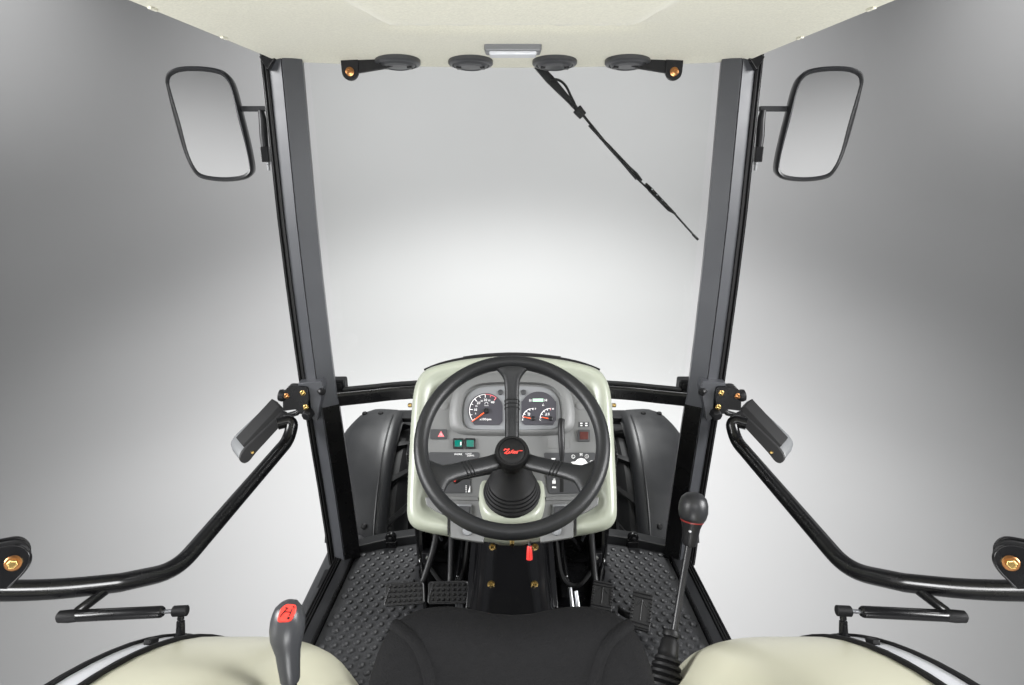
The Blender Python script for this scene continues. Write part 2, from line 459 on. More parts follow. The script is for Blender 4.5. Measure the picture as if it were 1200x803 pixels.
# hinged brackets at the front edge of the roof
for s in (1, -1):
    Yb = 1.80
    p = atY(410, 82, Yb)
    t = thing('visor_bracket', (p.x*s, p.y, p.z), 'black lug with gold bolt under the roof edge, %s' % ('far from the wiper' if s == 1 else 'on the wiper side'), 'bracket', 'brackets under the roof edge')
    c0 = atY(410, 84, Yb)
    lug = [c0 + V(-.024, 0, .05), c0 + V(.026, 0, .05)] + [c0 + V(.0235*math.cos(a), 0, .0235*math.sin(a)) for a in [-(i)*PI/10 for i in range(0, 11)]]
    MB(s).prism(lug, (0, .012, 0)).build('lug', M_PLAST, t, bevel=.002)
    e = atY(470, 74.5, Yb + .005)
    arm = [c0 + V(.020, .004, .035), c0 + V(.020, .004, -.004), atY(452, 80.5, Yb + .004), e, e + V(0, 0, .02)]
    MB(s).prism(arm, (0, .012, 0)).build('arm', M_PLAST, t, bevel=.002)
    bo = MB(s).lathe(c0, (0, -1, 0), [(.012, -.004), (.012, .002), (.009, .003), (.009, .007), (.005, .008), (.0045, .005), (.001, .005)], 20).build('bolt', M_COPPER, t)

# ------------------------------------------------------------------ windscreen wiper
Yw = 1.925
def wp(x, y, dy=0): return atY(x, y, Yw + dy)
wt = thing('windscreen_wiper', wp(633, 80), 'thin black windscreen wiper hanging diagonally outside the glass', 'wiper')
def flat_bar(pts, widths, th, dy):
    lo = []
    pts = [Vector(p) for p in pts]
    for i, p in enumerate(pts):
        t = (pts[min(i+1, len(pts)-1)] - pts[max(i-1, 0)]).normalized(); nrm = t.cross(V(0, 1, 0)).normalized()
        h = widths[i]/2
        lo.append([p + nrm*h + V(0, dy-th, 0), p - nrm*h + V(0, dy-th, 0), p - nrm*h + V(0, dy+th, 0), p + nrm*h + V(0, dy+th, 0)])
    return MB().loft(lo)
flat_bar([wp(626, 72), wp(645, 93), wp(668, 118), wp(679, 131)], [.022, .026, .016, .012], .006, .012).build('arm', M_PLAST, wt, bevel=.002)
flat_bar([wp(676, 127), wp(684, 136)], [.030, .026], .007, .012).build('washer_nozzle', M_PLAST, wt, bevel=.003)
MB().tube(spline([wp(645, 93), wp(655, 94), wp(663, 101), wp(670, 115), wp(676, 127)], 6), .0038, 8).build('washer_hose', M_RUBBER, wt)
MB().tube([wp(680, 131, .008), wp(706, 163, .008), wp(746, 210, .008)], .0042, 8).build('arm_rod', M_PLAST, wt)
flat_bar([wp(701, 158), wp(712, 170), wp(738, 198), wp(742, 200)], [.004, .011, .013, .006], .005, .004).build('blade_yoke', M_PLAST, wt, bevel=.0015)
flat_bar([wp(738, 197), wp(745, 205), wp(752, 212)], [.010, .016, .008], .006, .004).build('blade_clip', M_PLAST, wt, bevel=.0015)
flat_bar([wp(757, 215), wp(762, 222), wp(785, 246), wp(792, 251)], [.006, .015, .013, .005], .005, .004).build('blade_yoke', M_PLAST, wt, bevel=.0015)
MB().tube([wp(690, 147, -.004), wp(745, 208, -.004), wp(790, 250, -.004), wp(816, 279, -.004)], .003, 8, squash=(1, 1)).build('blade', M_RUBBER, wt)
flat_bar([wp(812, 275), wp(818, 281)], [.007, .007], .004, 0).build('blade_tip', M_RUBBER, wt)
for k in range(4):
    q = wp(764 + k*6, 222 + k*6.6, -.002)
    MB().lathe(q, (0, -1, 0), [(.0026, 0), (.0022, .0014)], 10).build('rivet', M_STEEL, wt)

# ------------------------------------------------------------------ wing mirrors
MIR = [(199, 84), (213, 78.5), (238, 78), (258, 81.5), (268, 88), (275, 100), (283, 128), (292, 165), (297.5, 197), (294, 207), (283, 211.5), (262, 213), (240, 210), (229, 202), (218, 180), (206, 140), (197, 103), (195.5, 92)]
for s in (1, -1):
    Ym = 1.84
    dx = 0 if s == 1 else 7
    mn = V(.10, -1, -.12).normalized()
    cO = atY(247 - dx*0, 146, Ym)
    outl = [atP(x, y, cO, mn) for x, y in MIR]
    outl = [p + V(-.014 if s == -1 else 0, 0, 0) for p in outl]
    k = 4
    sm = []
    N_ = len(outl)
    for i in range(N_):
        p0, p1, p2, p3 = outl[i-1], outl[i], outl[(i+1) % N_], outl[(i+2) % N_]
        for j in range(k):
            t = j/k
            sm.append(0.5*((2*p1) + (p2-p0)*t + (2*p0-5*p1+4*p2-p3)*t*t + (3*p1-p0-3*p2+p3)*t*t*t))
    c = sum(sm, V(0, 0, 0))/len(sm)
    def ins(d): # inset loop by d metres towards the centre
        return [p + (c - p).normalized()*d for p in sm]
    t = thing('wing_mirror', (c.x*s, c.y, c.z), 'black framed wing mirror on a short arm, %s' % ('on the pillar above the grey red-topped lever' if s == 1 else 'on the pillar nearest the windscreen wiper tip'), 'mirror', 'wing mirrors')
    back = V(0, 1, 0)
    lo = [[p - back*.006 for p in ins(.0145)], [p - back*.014 for p in ins(.011)], [p - back*.016 for p in ins(.006)], [p - back*.010 for p in ins(.001)], sm, [p + back*.02 for p in ins(.004)], [p + back*.045 for p in ins(.03)], [p + back*.055 for p in ins(.07)]]
    MB(s).loft(lo, False, True).build('housing', M_FRAME, t, sharp=50)
    MB(s).prism([p - back*.0075 for p in ins(.0135)], back*.003).build('mirror_glass', M_MIRROR, t, smooth=False)
    a0 = atY(282, 127.5, Ym + .02); a1 = atY(307, 128, Ym + .005)
    xo = V(-.014 if s == -1 else 0, 0, 0)
    MB(s).box((a0 + xo + a1)/2, ((a1 - a0).length/2 + .012, .008, .0075)).build('arm', M_FRAME, t, bevel=.003)
    b0 = atY(306, 132, Ym); b1 = atY(312, 186, Ym)
    MB(s).tube([b0 + V(0, 0, .006), b0 + V(.003, 0, -.02), (b0 + b1)/2, b1], [.008, .012, .012, .010], 12).build('bracket', M_PLAST, t)
    MB(s).box(b1 + V(.002, 0, .012), (.012, .014, .022)).build('clamp', M_GLOSS, t, bevel=.003)
    MB(s).lathe(b1 + V(.004, 0, -.008), (0, 0, -1), [(.008, 0), (.008, .008), (.005, .010), (.005, .026), (.001, .027)], 6).build('bolt', M_LENS, t, sharp=20)

# ------------------------------------------------------------------ dashboard
DA = math.radians(40)
DN = V(0, -math.cos(DA), math.sin(DA)); DU = V(0, math.sin(DA), math.cos(DA)); DX = V(1, 0, 0)
DO = V(0, 1.30, .62)
def D(px, py, n=0.0):
    return atP(px, py, DO + DN*n, DN)
def Dst(px, py, n=0.0):
    p = D(px, py, n) - DO
    return p.x, p.dot(DU)
def W(s, t, n): return DO + DX*s + DU*t + DN*n
dash = thing('dashboard', (0, 1.6, .3), 'pale green-beige dashboard with grey instrument panel behind the steering wheel', 'dashboard')
SHELL = [(600, 418), (570, 419.5), (540, 423), (515, 428.5), (500, 434), (491, 443), (485.5, 457), (482.5, 480), (480, 520), (478, 560), (477, 590), (477.5, 605), (481, 614), (489, 620.5), (505, 625), (530, 629.5), (557, 634), (600, 638)]
sh = [Vector((*Dst(x, y, -.035), 0)) for x, y in SHELL]
for p in (sh[0], sh[-1]): p.x = 0
sh = spline(sh, 4)
shf = sh + [V(-p.x, p.y, 0) for p in sh[1:-1]][::-1]
sc_ = V(0, sum(p.y for p in shf)/len(shf), 0)
def sl(d, n, k=1.0):
    o = []
    for p in shf:
        v = (p - sc_); q = sc_ + v*(1 - d/v.length)*k if v.length > d else sc_
        o.append(W(q.x, q.y, n))
    return o
MB().loft([sl(.15, -.020), sl(.060, -.020), sl(.045, -.012), sl(.034, -.003), sl(.022, -.001), sl(.010, -.009), sl(.003, -.022), sl(0, -.038), sl(.003, -.075), sl(.012, -.13), sl(.03, -.20), sl(.06, -.24)], True, True).build('shell', M_BEIGE, dash, sharp=70)
# rubber strip over the top edge
top = [D(x, y, -.05) for x, y in [(497, 433.5), (515, 427), (540, 421.5), (570, 418), (600, 416.5)]]
for p in top: pass
top = spline(top + [V(-p.x, p.y, p.z) for p in top[:-1]][::-1], 5)
MB().tube(top, [.003 + .004*math.sin(PI*i/(len(top)-1)) for i in range(len(top))], 10).build('top_seal', M_RUBBER, dash)
top2 = [D(x, y, -.06) for x, y in [(543, 419.5), (570, 416.2), (600, 414.8)]]
top2 = spline(top2 + [V(-p.x, p.y, p.z) for p in top2[:-1]][::-1], 5)
MB().tube(top2, .0045, 10).build('top_seal', M_RUBBER, dash)
# grey panel
def dloop(pts, n, mirror=False, r=None):
    q = [D(x, y, n) for x, y in pts]
    if mirror: q = q + [V(-p.x, p.y, p.z) for p in q][::-1]
    return fillet_closed(q, r, 4) if r else q
PAN = [(600, 428), (560, 431), (528, 440), (510, 455), (502, 475), (499, 510), (498, 560), (498, 583), (540, 584.5), (575, 586)]
pp = [D(x, y, -.008) for x, y in PAN]; pp[0].x = -.001
pl = fillet_closed(pp + [V(-p.x, p.y, p.z) for p in pp][::-1], .02, 3)
gp = MB().prism(pl, -DN*.02).build('instrument_panel', M_GREY, dash, bevel=.002)
PAN2 = [(500, 584), (500, 600), (508, 615), (530, 627), (557, 632), (575, 633)]
for s in (1, -1):
    q = [D(x, y, .002) for x, y in [(498, 582.5), (575, 585), (566, 636), (557, 634.8), (527.5, 630), (526.5, 606), (512, 600), (499, 592)]]
    MB(s).prism(q, -DN*.04).build('lower_panel', M_GREY, dash, bevel=.003)
    q = [D(x, y, .006) for x, y in [(503, 580), (561, 582), (561, 587), (503, 586)]]
    MB(s).prism(q, -DN*.014).build('shelf_lip', M_GREY, dash, bevel=.003)
    # rocker switch low on each side
    q = [D(x, y, .008) for x, y in [(536, 590.5), (553, 591), (553, 604), (536, 603)]]
    rk = MB(s).prism(q, -DN*.014).build('rocker_frame', M_LGREY, dash, bevel=.002)
    q = [D(x, y, .011) for x, y in [(538, 593), (551, 593.5), (551, 602), (538, 601)]]
    MB(s).prism(q, -DN*.010).build('rocker', M_DGREY, rk, bevel=.002)
    q = D(548, 622, .003)
    MB(s).lathe(q, DN, [(.012, -.008), (.012, .002), (.010, .005), (.006, .006), (.001, .0065)], 20).build('socket', M_LGREY, dash)
    q = [D(x, y, .0035) for x, y in [(524.3, 606), (526.5, 606), (526.5, 628), (524.3, 627)]]
    MB(s).prism(q, -DN*.01).build('slot', M_RUBBER, dash)
# cowl around the gauges
COWL = [(600, 436.5), (568, 438.5), (548, 444), (534, 456), (528, 472), (526.5, 490), (529, 502), (540, 509), (565, 511), (600, 511)]
CIN = [(600, 450.5), (575, 451), (558, 453.5), (547, 461), (542.5, 472), (541, 488), (543.5, 499), (551, 504.5), (570, 505.5), (600, 505.5)]
def mloop(pts, n, sub=5):
    q = [D(x, y, n) for x, y in pts]; q[0].x = 0; q[-1].x = 0
    q = spline(q, sub)
    return q + [V(-p.x, p.y, p.z) for p in q[1:-1]][::-1]
def lerp_loops(a, b, t, dn): return [p*(1-t) + q*t + DN*dn for p, q in zip(a, b)]
c0, c1 = mloop(COWL, -.008), mloop(CIN, -.008)
MB().loft([c0, lerp_loops(c0, c1, .18, .007), lerp_loops(c0, c1, .45, .013), lerp_loops(c0, c1, .75, .016), lerp_loops(c0, c1, .95, .016), lerp_loops(c0, c1, 1.0, .013), lerp_loops(c0, c1, 1.02, .004)], False, True).build('gauge_cowl', M_GREY, dash, sharp=50)
bz = mloop([(600, 452.5), (575, 453), (559, 455.2), (549, 462), (544.3, 472), (543, 488), (545.3, 498), (552, 502.6), (570, 503.6), (600, 503.6)], -.002)
bzo = MB().prism(bz, -DN*.004).build('bezel', M_LGREY, gp, bevel=.0012)
M_TXT = {}
def text_into(mb, s, px, py, hpx, n, shear=0):
    cu = bpy.data.curves.new('t', 'FONT'); cu.body = s; cu.size = 1; cu.align_x = 'CENTER'; cu.align_y = 'CENTER'; cu.shear = shear; cu.resolution_u = 2
    ob = bpy.data.objects.new('t', cu); COL.objects.link(ob)
    me = bpy.data.meshes.new_from_object(ob)
    k = (D(px, py, n) - D(px, py - 1, n)).length*hpx/.72
    s0, t0 = Dst(px, py, n)
    mb.add([W(s0 + v.co.x*k, t0 + v.co.y*k, n) for v in me.vertices], [tuple(p.vertices) for p in me.polygons])
    bpy.data.objects.remove(ob); bpy.data.meshes.remove(me)
def arc_px(cx, cy, r, a0, a1, m): return [(cx + r*math.cos(math.radians(a0 + (a1-a0)*i/m)), cy - r*math.sin(math.radians(a0 + (a1-a0)*i/m))) for i in range(m+1)]
# rev counter
gn = .0005
dl_ = arc_px(569.5, 481.5, 20.8, 222, 28, 26) + [(589, 476), (589, 494), (585.5, 498), (556, 498)]
g1 = MB().prism([D(x, y, gn) for x, y in dl_], -DN*.004).build('rev_counter', M_DIAL, gp)
def dtube(mb, pts, wpx, n, m=6): mb.tube([D(x, y, n) for x, y in pts], wpx*.0020/2, m)
def tick(mb, cx, cy, a, r0, r1, wpx, n):
    ca, sa = math.cos(math.radians(a)), -math.sin(math.radians(a))
    dtube(mb, [(cx + ca*r0, cy + sa*r0), (cx + ca*r1, cy + sa*r1)], wpx, n, 6)
mw, mr_ = MB(), MB()
cx, cy = 569.5, 481.5
A = [216 - i*(216 - 52)/8 for i in range(9)]
dtube(mw, arc_px(cx, cy, 19.3, 216, A[6], 24), .75, gn)
dtube(mr_, arc_px(cx, cy, 19.3, A[6] - 2, A[8], 8), .85, gn)
for i, a in enumerate(A):
    big = i % 2 == 0
    tick(mr_ if i > 6 else mw, cx, cy, a, 15.6 if big else 16.6, 19.3, 1.0 if big else .7, gn)
for i in range(1, 9):
    r = 12.6
    text_into(mw, str(i*5), cx + r*math.cos(math.radians(A[i])), cy - r*math.sin(math.radians(A[i])), 2.9 if i % 2 == 0 else 2.0, gn + .0006)
text_into(mw, 'x100rpm', 569, 491.5, 2.6, gn + .0006)
dtube(mw, arc_px(570, 473.2, 1.8, -30, 210, 10), .45, gn)
dtube(mw, [(567.5, 475.6), (572.5, 475.6)], .5, gn)
mw.build('dial_markings', M_WHITE, g1); mr_.build('red_zone', M_PINK, g1)
MB().tube([D(567, 484, gn + .003), D(553, 494.2, gn + .003)], [.0019, .0010], 6).build('needle', M_ORANGE, g1)
MB().lathe(D(569.8, 481.8, gn), DN, [(.0075, 0), (.0075, .004), (.006, .006), (.001, .0065)], 20).build('needle_cap', M_PLAST, g1)
# fuel and temperature gauge
dl_ = [(611, 494), (611, 470.5)] + arc_px(631.3, 481, 22, 151, 29, 16) + [(651.6, 470.5), (651.6, 492), (648, 498), (615, 498)]
g2 = MB().prism([D(x, y, gn) for x, y in dl_], -DN*.004).build('fuel_temperature_gauge', M_DIAL, gp)
mw, mr_ = MB(), MB()
for (cx, cy, cl, ch) in [(624.5, 491, 'E', 'F'), (645, 491, 'C', 'H')]:
    dtube(mw, arc_px(cx, cy, 12.2, 172, 88, 12), .75, gn)
    for i, a in enumerate([172, 151, 130, 109, 90]):
        tick(mr_ if (i == 4 and cl == 'C') else mw, cx, cy, a, 10.2, 12.6, .8, gn)
    text_into(mw, cl, cx - 12, cy + .8, 2.4, gn + .0006); text_into(mw, ch, cx + 3, cy - 11.6, 2.2, gn + .0006)
text_into(mw, 'H', 639.6, 469.3, 3.0, gn + .0006); 
for q in ([(620.4, 468), (622.4, 468), (622.4, 470.8), (620.4, 470.8), (620.4, 468)], [(620.4, 469.4), (622.4, 469.4)]): dtube(mw, q, .45, gn)
for q in ([(618.8, 484), (620.8, 484), (620.8, 487), (618.8, 487), (618.8, 484)], [(618.8, 485.4), (620.8, 485.4)], [(640, 484), (640, 486.6)], [(638.6, 486.6), (641.4, 486.6)], [(642.4, 484.2), (643.6, 484.2), (643.6, 486.6), (642.4, 486.6), (642.4, 484.2)], [(635.6, 475.4), (636.6, 473), (637.6, 475.4), (635.6, 475.4)]): dtube(mw, q, .55, gn)
mw.build('dial_markings', M_WHITE, g2); mr_.build('red_zone', M_PINK, g2)
MB().prism([D(x, y, gn + .0007) for x, y in [(624.2, 467.2), (636.8, 467.2), (636.8, 470.8), (624.2, 470.8)]], -DN*.002).build('hour_display', M_LCD, g2)
for x0, y0, x1, y1 in [(622, 490.4, 612.8, 488.6), (642.5, 490.6, 634.5, 489)]:
    MB().tube([D(x0, y0, gn + .003), D(x1, y1, gn + .003)], [.0016, .0009], 6).build('needle', M_ORANGE, g2)
    MB().lathe(D(x0 + 2.8, y0 + .4, gn), DN, [(.006, 0), (.006, .004), (.0045, .0055), (.001, .006)], 18).build('needle_cap', M_PLAST, g2)
for x in (586.6, 613.5):
    MB().lathe(D(x, 460, -.001), DN, [(.0075, -.002), (.0075, .002), (.0055, .003), (.001, .003)], 18).build('screw_cap', M_DGREY, bzo)
for x in (520.5, 679.5):
    MB().lathe(D(x, 475.5, -.009), DN, [(.0118, -.002), (.0118, .0018), (.0105, .0026), (.001, .0028)], 28).build('blank_plug', M_GREY, gp)
# hazard switch
def dpad(px0, py0, px1, py1, n, dep, name, m, parent, r=.003, bev=.0012):
    q = fillet_closed([D(px0, py0, n), D(px1, py0, n), D(px1, py1, n), D(px0, py1, n)], r, 3)
    return MB().prism(q, -DN*dep).build(name, m, parent, bevel=bev)
hz = dpad(504, 503, 524, 514.5, -.004, .008, 'hazard_switch', M_DGREY, gp)
tri = MB()
T0 = [(516.8, 505.2), (520.6, 511.9), (513, 511.9)]
T1 = [(516.8, 507.6), (518.7, 510.8), (514.9, 510.8)]
a_ = [D(x, y, -.0034) for x, y in T0]; b_ = [D(x, y, -.0034) for x, y in T1]
tri.add(a_ + b_, [(0, 1, 4, 3), (1, 2, 5, 4), (2, 0, 3, 5)])
tri.build('warning_triangle', M_PINK, hz)
dtube_m = MB(); dtube(dtube_m, [(516.8, 508.2), (518.2, 510.4), (515.4, 510.4), (516.8, 508.2)], .5, -.0034); dtube_m.build('triangle_print', M_WHITE, hz)
for x in (537, 551):
    f_ = dpad(x - 6.2, 513.5, x + 6.2, 525.8, -.003, .008, 'switch', M_PLAST, gp)
    dpad(x - 4.2, 515.8, x + 4.2, 523.6, -.0018, .006, 'green_lens', M_GREEN, f_, .002, .0015)
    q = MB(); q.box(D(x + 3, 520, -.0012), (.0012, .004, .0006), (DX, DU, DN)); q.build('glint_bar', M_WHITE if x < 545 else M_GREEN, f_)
rs = dpad(677, 503.5, 691.5, 517, -.002, .009, 'switch', M_DGREY, gp)
dpad(679.5, 506, 689.5, 515, -.0005, .008, 'red_lens', M_DRED, rs, .002, .001)
ic = dpad(678, 494.5, 690.5, 500.5, -.0074, .004, 'icon_plate', M_DGREY, gp, .001, .0004)
q = MB()
for x in (681.3, 687.2):
    for y in (496.2, 498.8): q.box(D(x, y, -.0068), (.0028, .0014, .0005), (DX, DU, DN))
q.build('icon_print', M_WHITE, ic)
for x0, x1 in ((642, 655), (657, 667)):
    dpad(x0, 514.5, x1, 525.5, -.0066, .006, 'blank_cover', M_GREY, gp, .003, .001)
# dark label plates left and right
def dpoly(pts, n, dep, name, m, parent, r=.005, bev=.001):
    return MB().prism(fillet_closed([D(x, y, n) for x, y in pts], r, 3), -DN*dep).build(name, m, parent, bevel=bev)
lpl = dpoly([(502, 530), (562, 530), (561, 541), (551, 560), (552, 578), (506, 578), (502, 560)], -.0055, .006, 'label_plate', M_DGREY, gp)
q = MB()
text_into(q, 'WORK', 537, 532.6, 2.2, -.0048); text_into(q, 'CONT', 549, 532.0, 1.8, -.0048); text_into(q, 'LIGHTS', 551.5, 534.2, 1.8, -.0048)
q.add([D(x, y, -.0048) for x, y in [(551, 569), (551, 577), (548.2, 577)]], [(0, 1, 2)])
for k in range(4): q.box(D(546.3, 569.6 + k*2.3, -.0050), (.0014, .0010, .0004), (DX, DU, DN))
q.build('label_print', M_WHITE, lpl)
rpl = dpoly([(637, 530.5), (698, 530.5), (698, 556), (690, 578), (644, 579), (641, 572), (639, 545)], -.0055, .006, 'label_plate', M_DGREY, gp)
q = MB()
KEY = [(669, 541.5), (674, 541), (677, 538), (681, 536.9), (685, 538), (688.5, 542.5), (695.5, 546.3), (693, 548.5), (686, 549.2), (679, 548), (673.5, 545.8)]
MB().prism([D(x, y, -.0046) for x, y in KEY], -DN*.001).build('key_plate', M_WHITE, rpl)
for x, y in [(671.7, 535.2), (687.6, 535), (693.3, 542)]:
    dtube(q, arc_px(x, y, 2.1, 0, 360, 12), .5, -.0050)
dtube(q, [(671.2, 533.4), (671.2, 536.6), (672.6, 536.6)], .5, -.005); dtube(q, [(687, 534), (688.4, 535.4), (687, 536)], .5, -.005)
text_into(q, 'H', 681, 533.2, 3.2, -.0048)
dtube(q, [(679.2, 530.9 + .6), (682.8, 531.5)], .4, -.005)
for x, y, hx, hy in [(648.6, 537.8, .005, .0018), (649.2, 565, .0042, .004), (649.4, 561.6, .0028, .0008), (649.2, 571.2, .005, .0018)]:
    q.box(D(x, y, -.0050), (hx, hy, .0004), (DX, DU, DN))
q.build('label_print', M_WHITE, rpl)
dpad(656.3, 531, 660.5, 577, -.0048, .003, 'lever_slot', M_RUBBER, rpl, .001, .0003)
# hand throttle lever
lv = [D(658.5, 552, -.005), D(658.5, 535, .012), D(658, 515, .022), D(657.5, 500, .024), D(658.3, 492, .020)]
lv = spline(lv, 6)
MB().tube(lv, [.004 + .0045*sst(0, .5, i/(len(lv)-1)) for i in range(len(lv))], 12, squash=(1, .95)).build('throttle_lever', M_PLAST, dash)
# stalks under the wheel on both sides
MB().tube(spline([D(585, 552, .03), D(560, 557, .04), D(541, 561, .045), D(531, 563.5, .045)], 5), [.004]*11 + [.007, .008, .009, .008, .006], 10).build('indicator_stalk', M_PLAST, dash)
MB().lathe(D(533, 563.5, .055), DN, [(.003, 0), (.002, .001)], 10).build('stalk_mark', M_REDPRINT, dash)
# column pod, collar and gaiter
WA = math.radians(51)
WC = V(0, 1.135, .797)
WN = V(0, -math.cos(WA), math.sin(WA)); WU = V(0, math.sin(WA), math.cos(WA))
GA = WC - WN*.132
GB = V(0, 1.258, .590)
gax = (GB - GA).normalized(); gv = V(0, -gax.z, gax.y)
def sup(cen, hw, hd, n=44, e=3.2):
    o = []
    for i in range(n):
        a = 2*PI*i/n; ca, sa = math.cos(a), math.sin(a)
        o.append(cen + DX*(hw*math.copysign(abs(ca)**(2/e), ca)) + gv*(hd*math.copysign(abs(sa)**(2/e), sa)))
    return o
pc = GB + gv*.030
MB().loft([sup(pc + gax*.002, .070, .092), sup(pc + gax*.003, .075, .097), sup(pc + gax*.008, .080, .102), sup(pc + gax*.020, .0835, .105), sup(pc + gax*.06, .083, .103), sup(pc + gax*.112, .077, .098), sup(pc + gax*.132, .070, .092), sup(pc + gax*.138, .058, .08)]).build('column_pod', M_BEIGE, dash, sharp=60)
L = (GB - GA).length
gprof = [(.028, -.004), (.030, .01), (.036, .03), (.046, L*.42), (.051, L*.52)]
r = .052
for k in range(5):
    h = L*(.56 + .087*k); rr = r + .0035*k
    gprof += [(rr + .002, h), (rr + .0045, h + .004), (rr + .003, h + .0075), (rr - .001, h + .0095)]
gprof += [(.068, L - .002), (.070, L + .004)]
MB().lathe(GA, gax, gprof, 48).build('gaiter', M_RUBBER, dash, sharp=50)
MB().lathe(WC - WN*.110, -WN, [(.030, 0), (.030, .006), (.027, .008), (.030, .011), (.030, .014), (.027, .016), (.030, .019), (.030, .024), (.026, .030)], 32).build('column_collar', M_PLAST, dash, sharp=30)
MB().lathe(D(600, 638.5, .03), V(0, -.8, -.2), [(.006, -.01), (.005, .001), (.001, .002)], 12).build('screw', M_BOLT, dash)
# red pull knob
rk0 = atD(620.5, 632, 1.43); rk1 = atD(620.5, 656, 1.43)
rk0.y += .01
MB().tube([rk0, atD(620.5, 642, 1.43)], .0035, 10).build('pull_rod', M_PLAST, dash)
MB().tube([atD(620.5, 640, 1.43), atD(620.5, 641.5, 1.43), atD(620.5, 650, 1.43), atD(620.5, 655.5, 1.43), atD(620.5, 656.5, 1.43)], [.005, .0062, .0072, .0076, .005], 16).build('pull_knob', M_RED, dash)
MB().tube([atD(620.5, 632, 1.43), atD(620.5, 632, 1.43) + V(0, .12, .02)], .0035, 8).build('pull_cable', M_PLAST, dash)
# small side bolts and the black stand under the dashboard
for s in (1, -1):
    p = D(479, 475, -.06)
    MB(s).lathe(p + V(.004, 0, 0), (-1, 0, 0), [(.006, -.004), (.006, .004), (.004, .006), (.001, .0065)], 10).build('side_bolt', M_BOLT, dash)
MB().loft([[V(-.335, 1.745, .0), V(.335, 1.745, .0), V(.335, 1.86, .0), V(-.335, 1.86, .0)], [V(-.33, 1.62, .50), V(.33, 1.62, .50), V(.33, 1.80, .55), V(-.33, 1.80, .55)]]).build('stand', M_GLOSS, dash, bevel=.006)
MB().box((0, 1.56, .60), (.23, .12, .10)).build('support', M_GLOSS, dash, bevel=.01)
for s in (1, -1):
    pth = fillet([V(-.326, 1.735, .30), V(-.325, 1.735, .02), V(-.30, 1.66, .016), V(-.27, 1.50, .016), V(-.26, 1.42, .016)], .05, 5)
    MB(s).tube(pth, .010, 10).build('stand_rail', M_ENAMEL, dash)
    MB(s).lathe(V(-.20, 1.70, .34), (0, -1, .1), [(.055, -.05), (.055, .02), (.050, .028), (.040, .030), (.038, .02), (.012, .02), (.010, .034), (.001, .035)], 28).build('master_cylinder', M_ENAMEL, dash)
    MB(s).tube(fillet([V(-.12, 1.70, .36), V(-.14, 1.62, .28), V(-.20, 1.60, .20), V(-.23, 1.66, .12)], .04, 5), .007, 8).build('brake_pipe', M_GLOSS, dash)

# ------------------------------------------------------------------ steering wheel
sw = thing('steering_wheel', WC, 'black three-spoke steering wheel with red script logo on its hub', 'steering wheel')
RR, TR = .1955, .0165
vs = []; fs = []; NA, NB = 96, 18
for i in range(NA):
    a = 2*PI*i/NA; er = DX*math.cos(a) + WU*math.sin(a)
    for j in range(NB):
        b = 2*PI*j/NB
        grip = 0.0006*math.cos(2*b*4)
        vs.append(WC + er*(RR + (TR*.95)*math.cos(b)) + WN*((TR*1.08)*math.sin(b)))
for i in range(NA):
    for j in range(NB):
        fs.append((i*NB+j, ((i+1) % NA)*NB+j, ((i+1) % NA)*NB+(j+1) % NB, i*NB+(j+1) % NB))
MB().add(vs, fs).build('rim', M_WHEEL, sw)
HD = -.060
def wpt(a, r, h, lat=0):
    er = DX*math.cos(a) + WU*math.sin(a); et = DX*(-math.sin(a)) + WU*math.cos(a)
    return WC + er*r + et*lat + WN*h
for ang in (90, 207, 333):
    a = math.radians(ang)
    st = [(.026, .0165, HD - .020, .012), (.05, .0165, HD - .014, .012), (.08, .0165, HD + .004, .012), (.11, .0165, HD + .022, .0115), (.135, .0165, HD + .036, .011), (.155, .0185, HD + .047, .011), (.168, .024, HD + .053, .011), (.178, .033, HD + .057, .0105), (.186, .046, HD + .059, .009), (.193, .054, HD + .060, .006)]
    if ang != 90:
        st = [(r, hw*1.10 if r < .16 else hw*1.15, h, th) for r, hw, h, th in st]
    loops = []
    for r, hw, h, th in st:
        lp_ = []
        for i in range(20):
            b = 2*PI*i/20; cb_, sb_ = math.cos(b), math.sin(b)
            lat = hw*math.copysign(abs(cb_)**(2/2.8), cb_)
            rr = r
            if r > .16: rr = r - (lat/hw)**2*(.004 + .0*(r - .16))   # follow the ring
            lp_.append(wpt(a, rr, h + th*math.copysign(abs(sb_)**(2/2.4), sb_), lat))
        loops.append(lp_)
    sp = MB().loft(loops).build('spoke', M_WHEEL, sw, sharp=60)
    for k in range(3):      # three raised ribs across each spoke
        r = .098 + k*.0075
        f = (r - .08)/.03; h = HD + .004 + f*.018
        hw = .0166*(1.10 if ang != 90 else 1); th = .0119
        pts = [wpt(a, r, h + th*math.copysign(abs(math.sin(b))**(2/2.4), math.sin(b)), hw*math.copysign(abs(math.cos(b))**(2/2.8), math.cos(b))) for b in [2*PI*i/24 for i in range(25)]]
        MB().tube(pts, .0015, 6).build('rib', M_WHEEL, sp)
hub = MB().lathe(WC + WN*HD, -WN, [(.001, -.0005), (.0295, -.0005), (.0305, -.003), (.0345, -.003), (.0375, .001), (.0388, .007), (.0388, .013), (.0400, .015), (.0400, .024), (.0375, .040), (.035, .052), (.031, .056)], 48, False, True).build('hub', M_HUB, sw, sharp=35)
cap = MB().lathe(WC + WN*(HD + .0002), WN, [(.0292, -.003), (.0292, .0006), (.0282, .0014), (.015, .0022), (.001, .0025)], 40).build('hub_cap', M_HUB, sw, sharp=40)
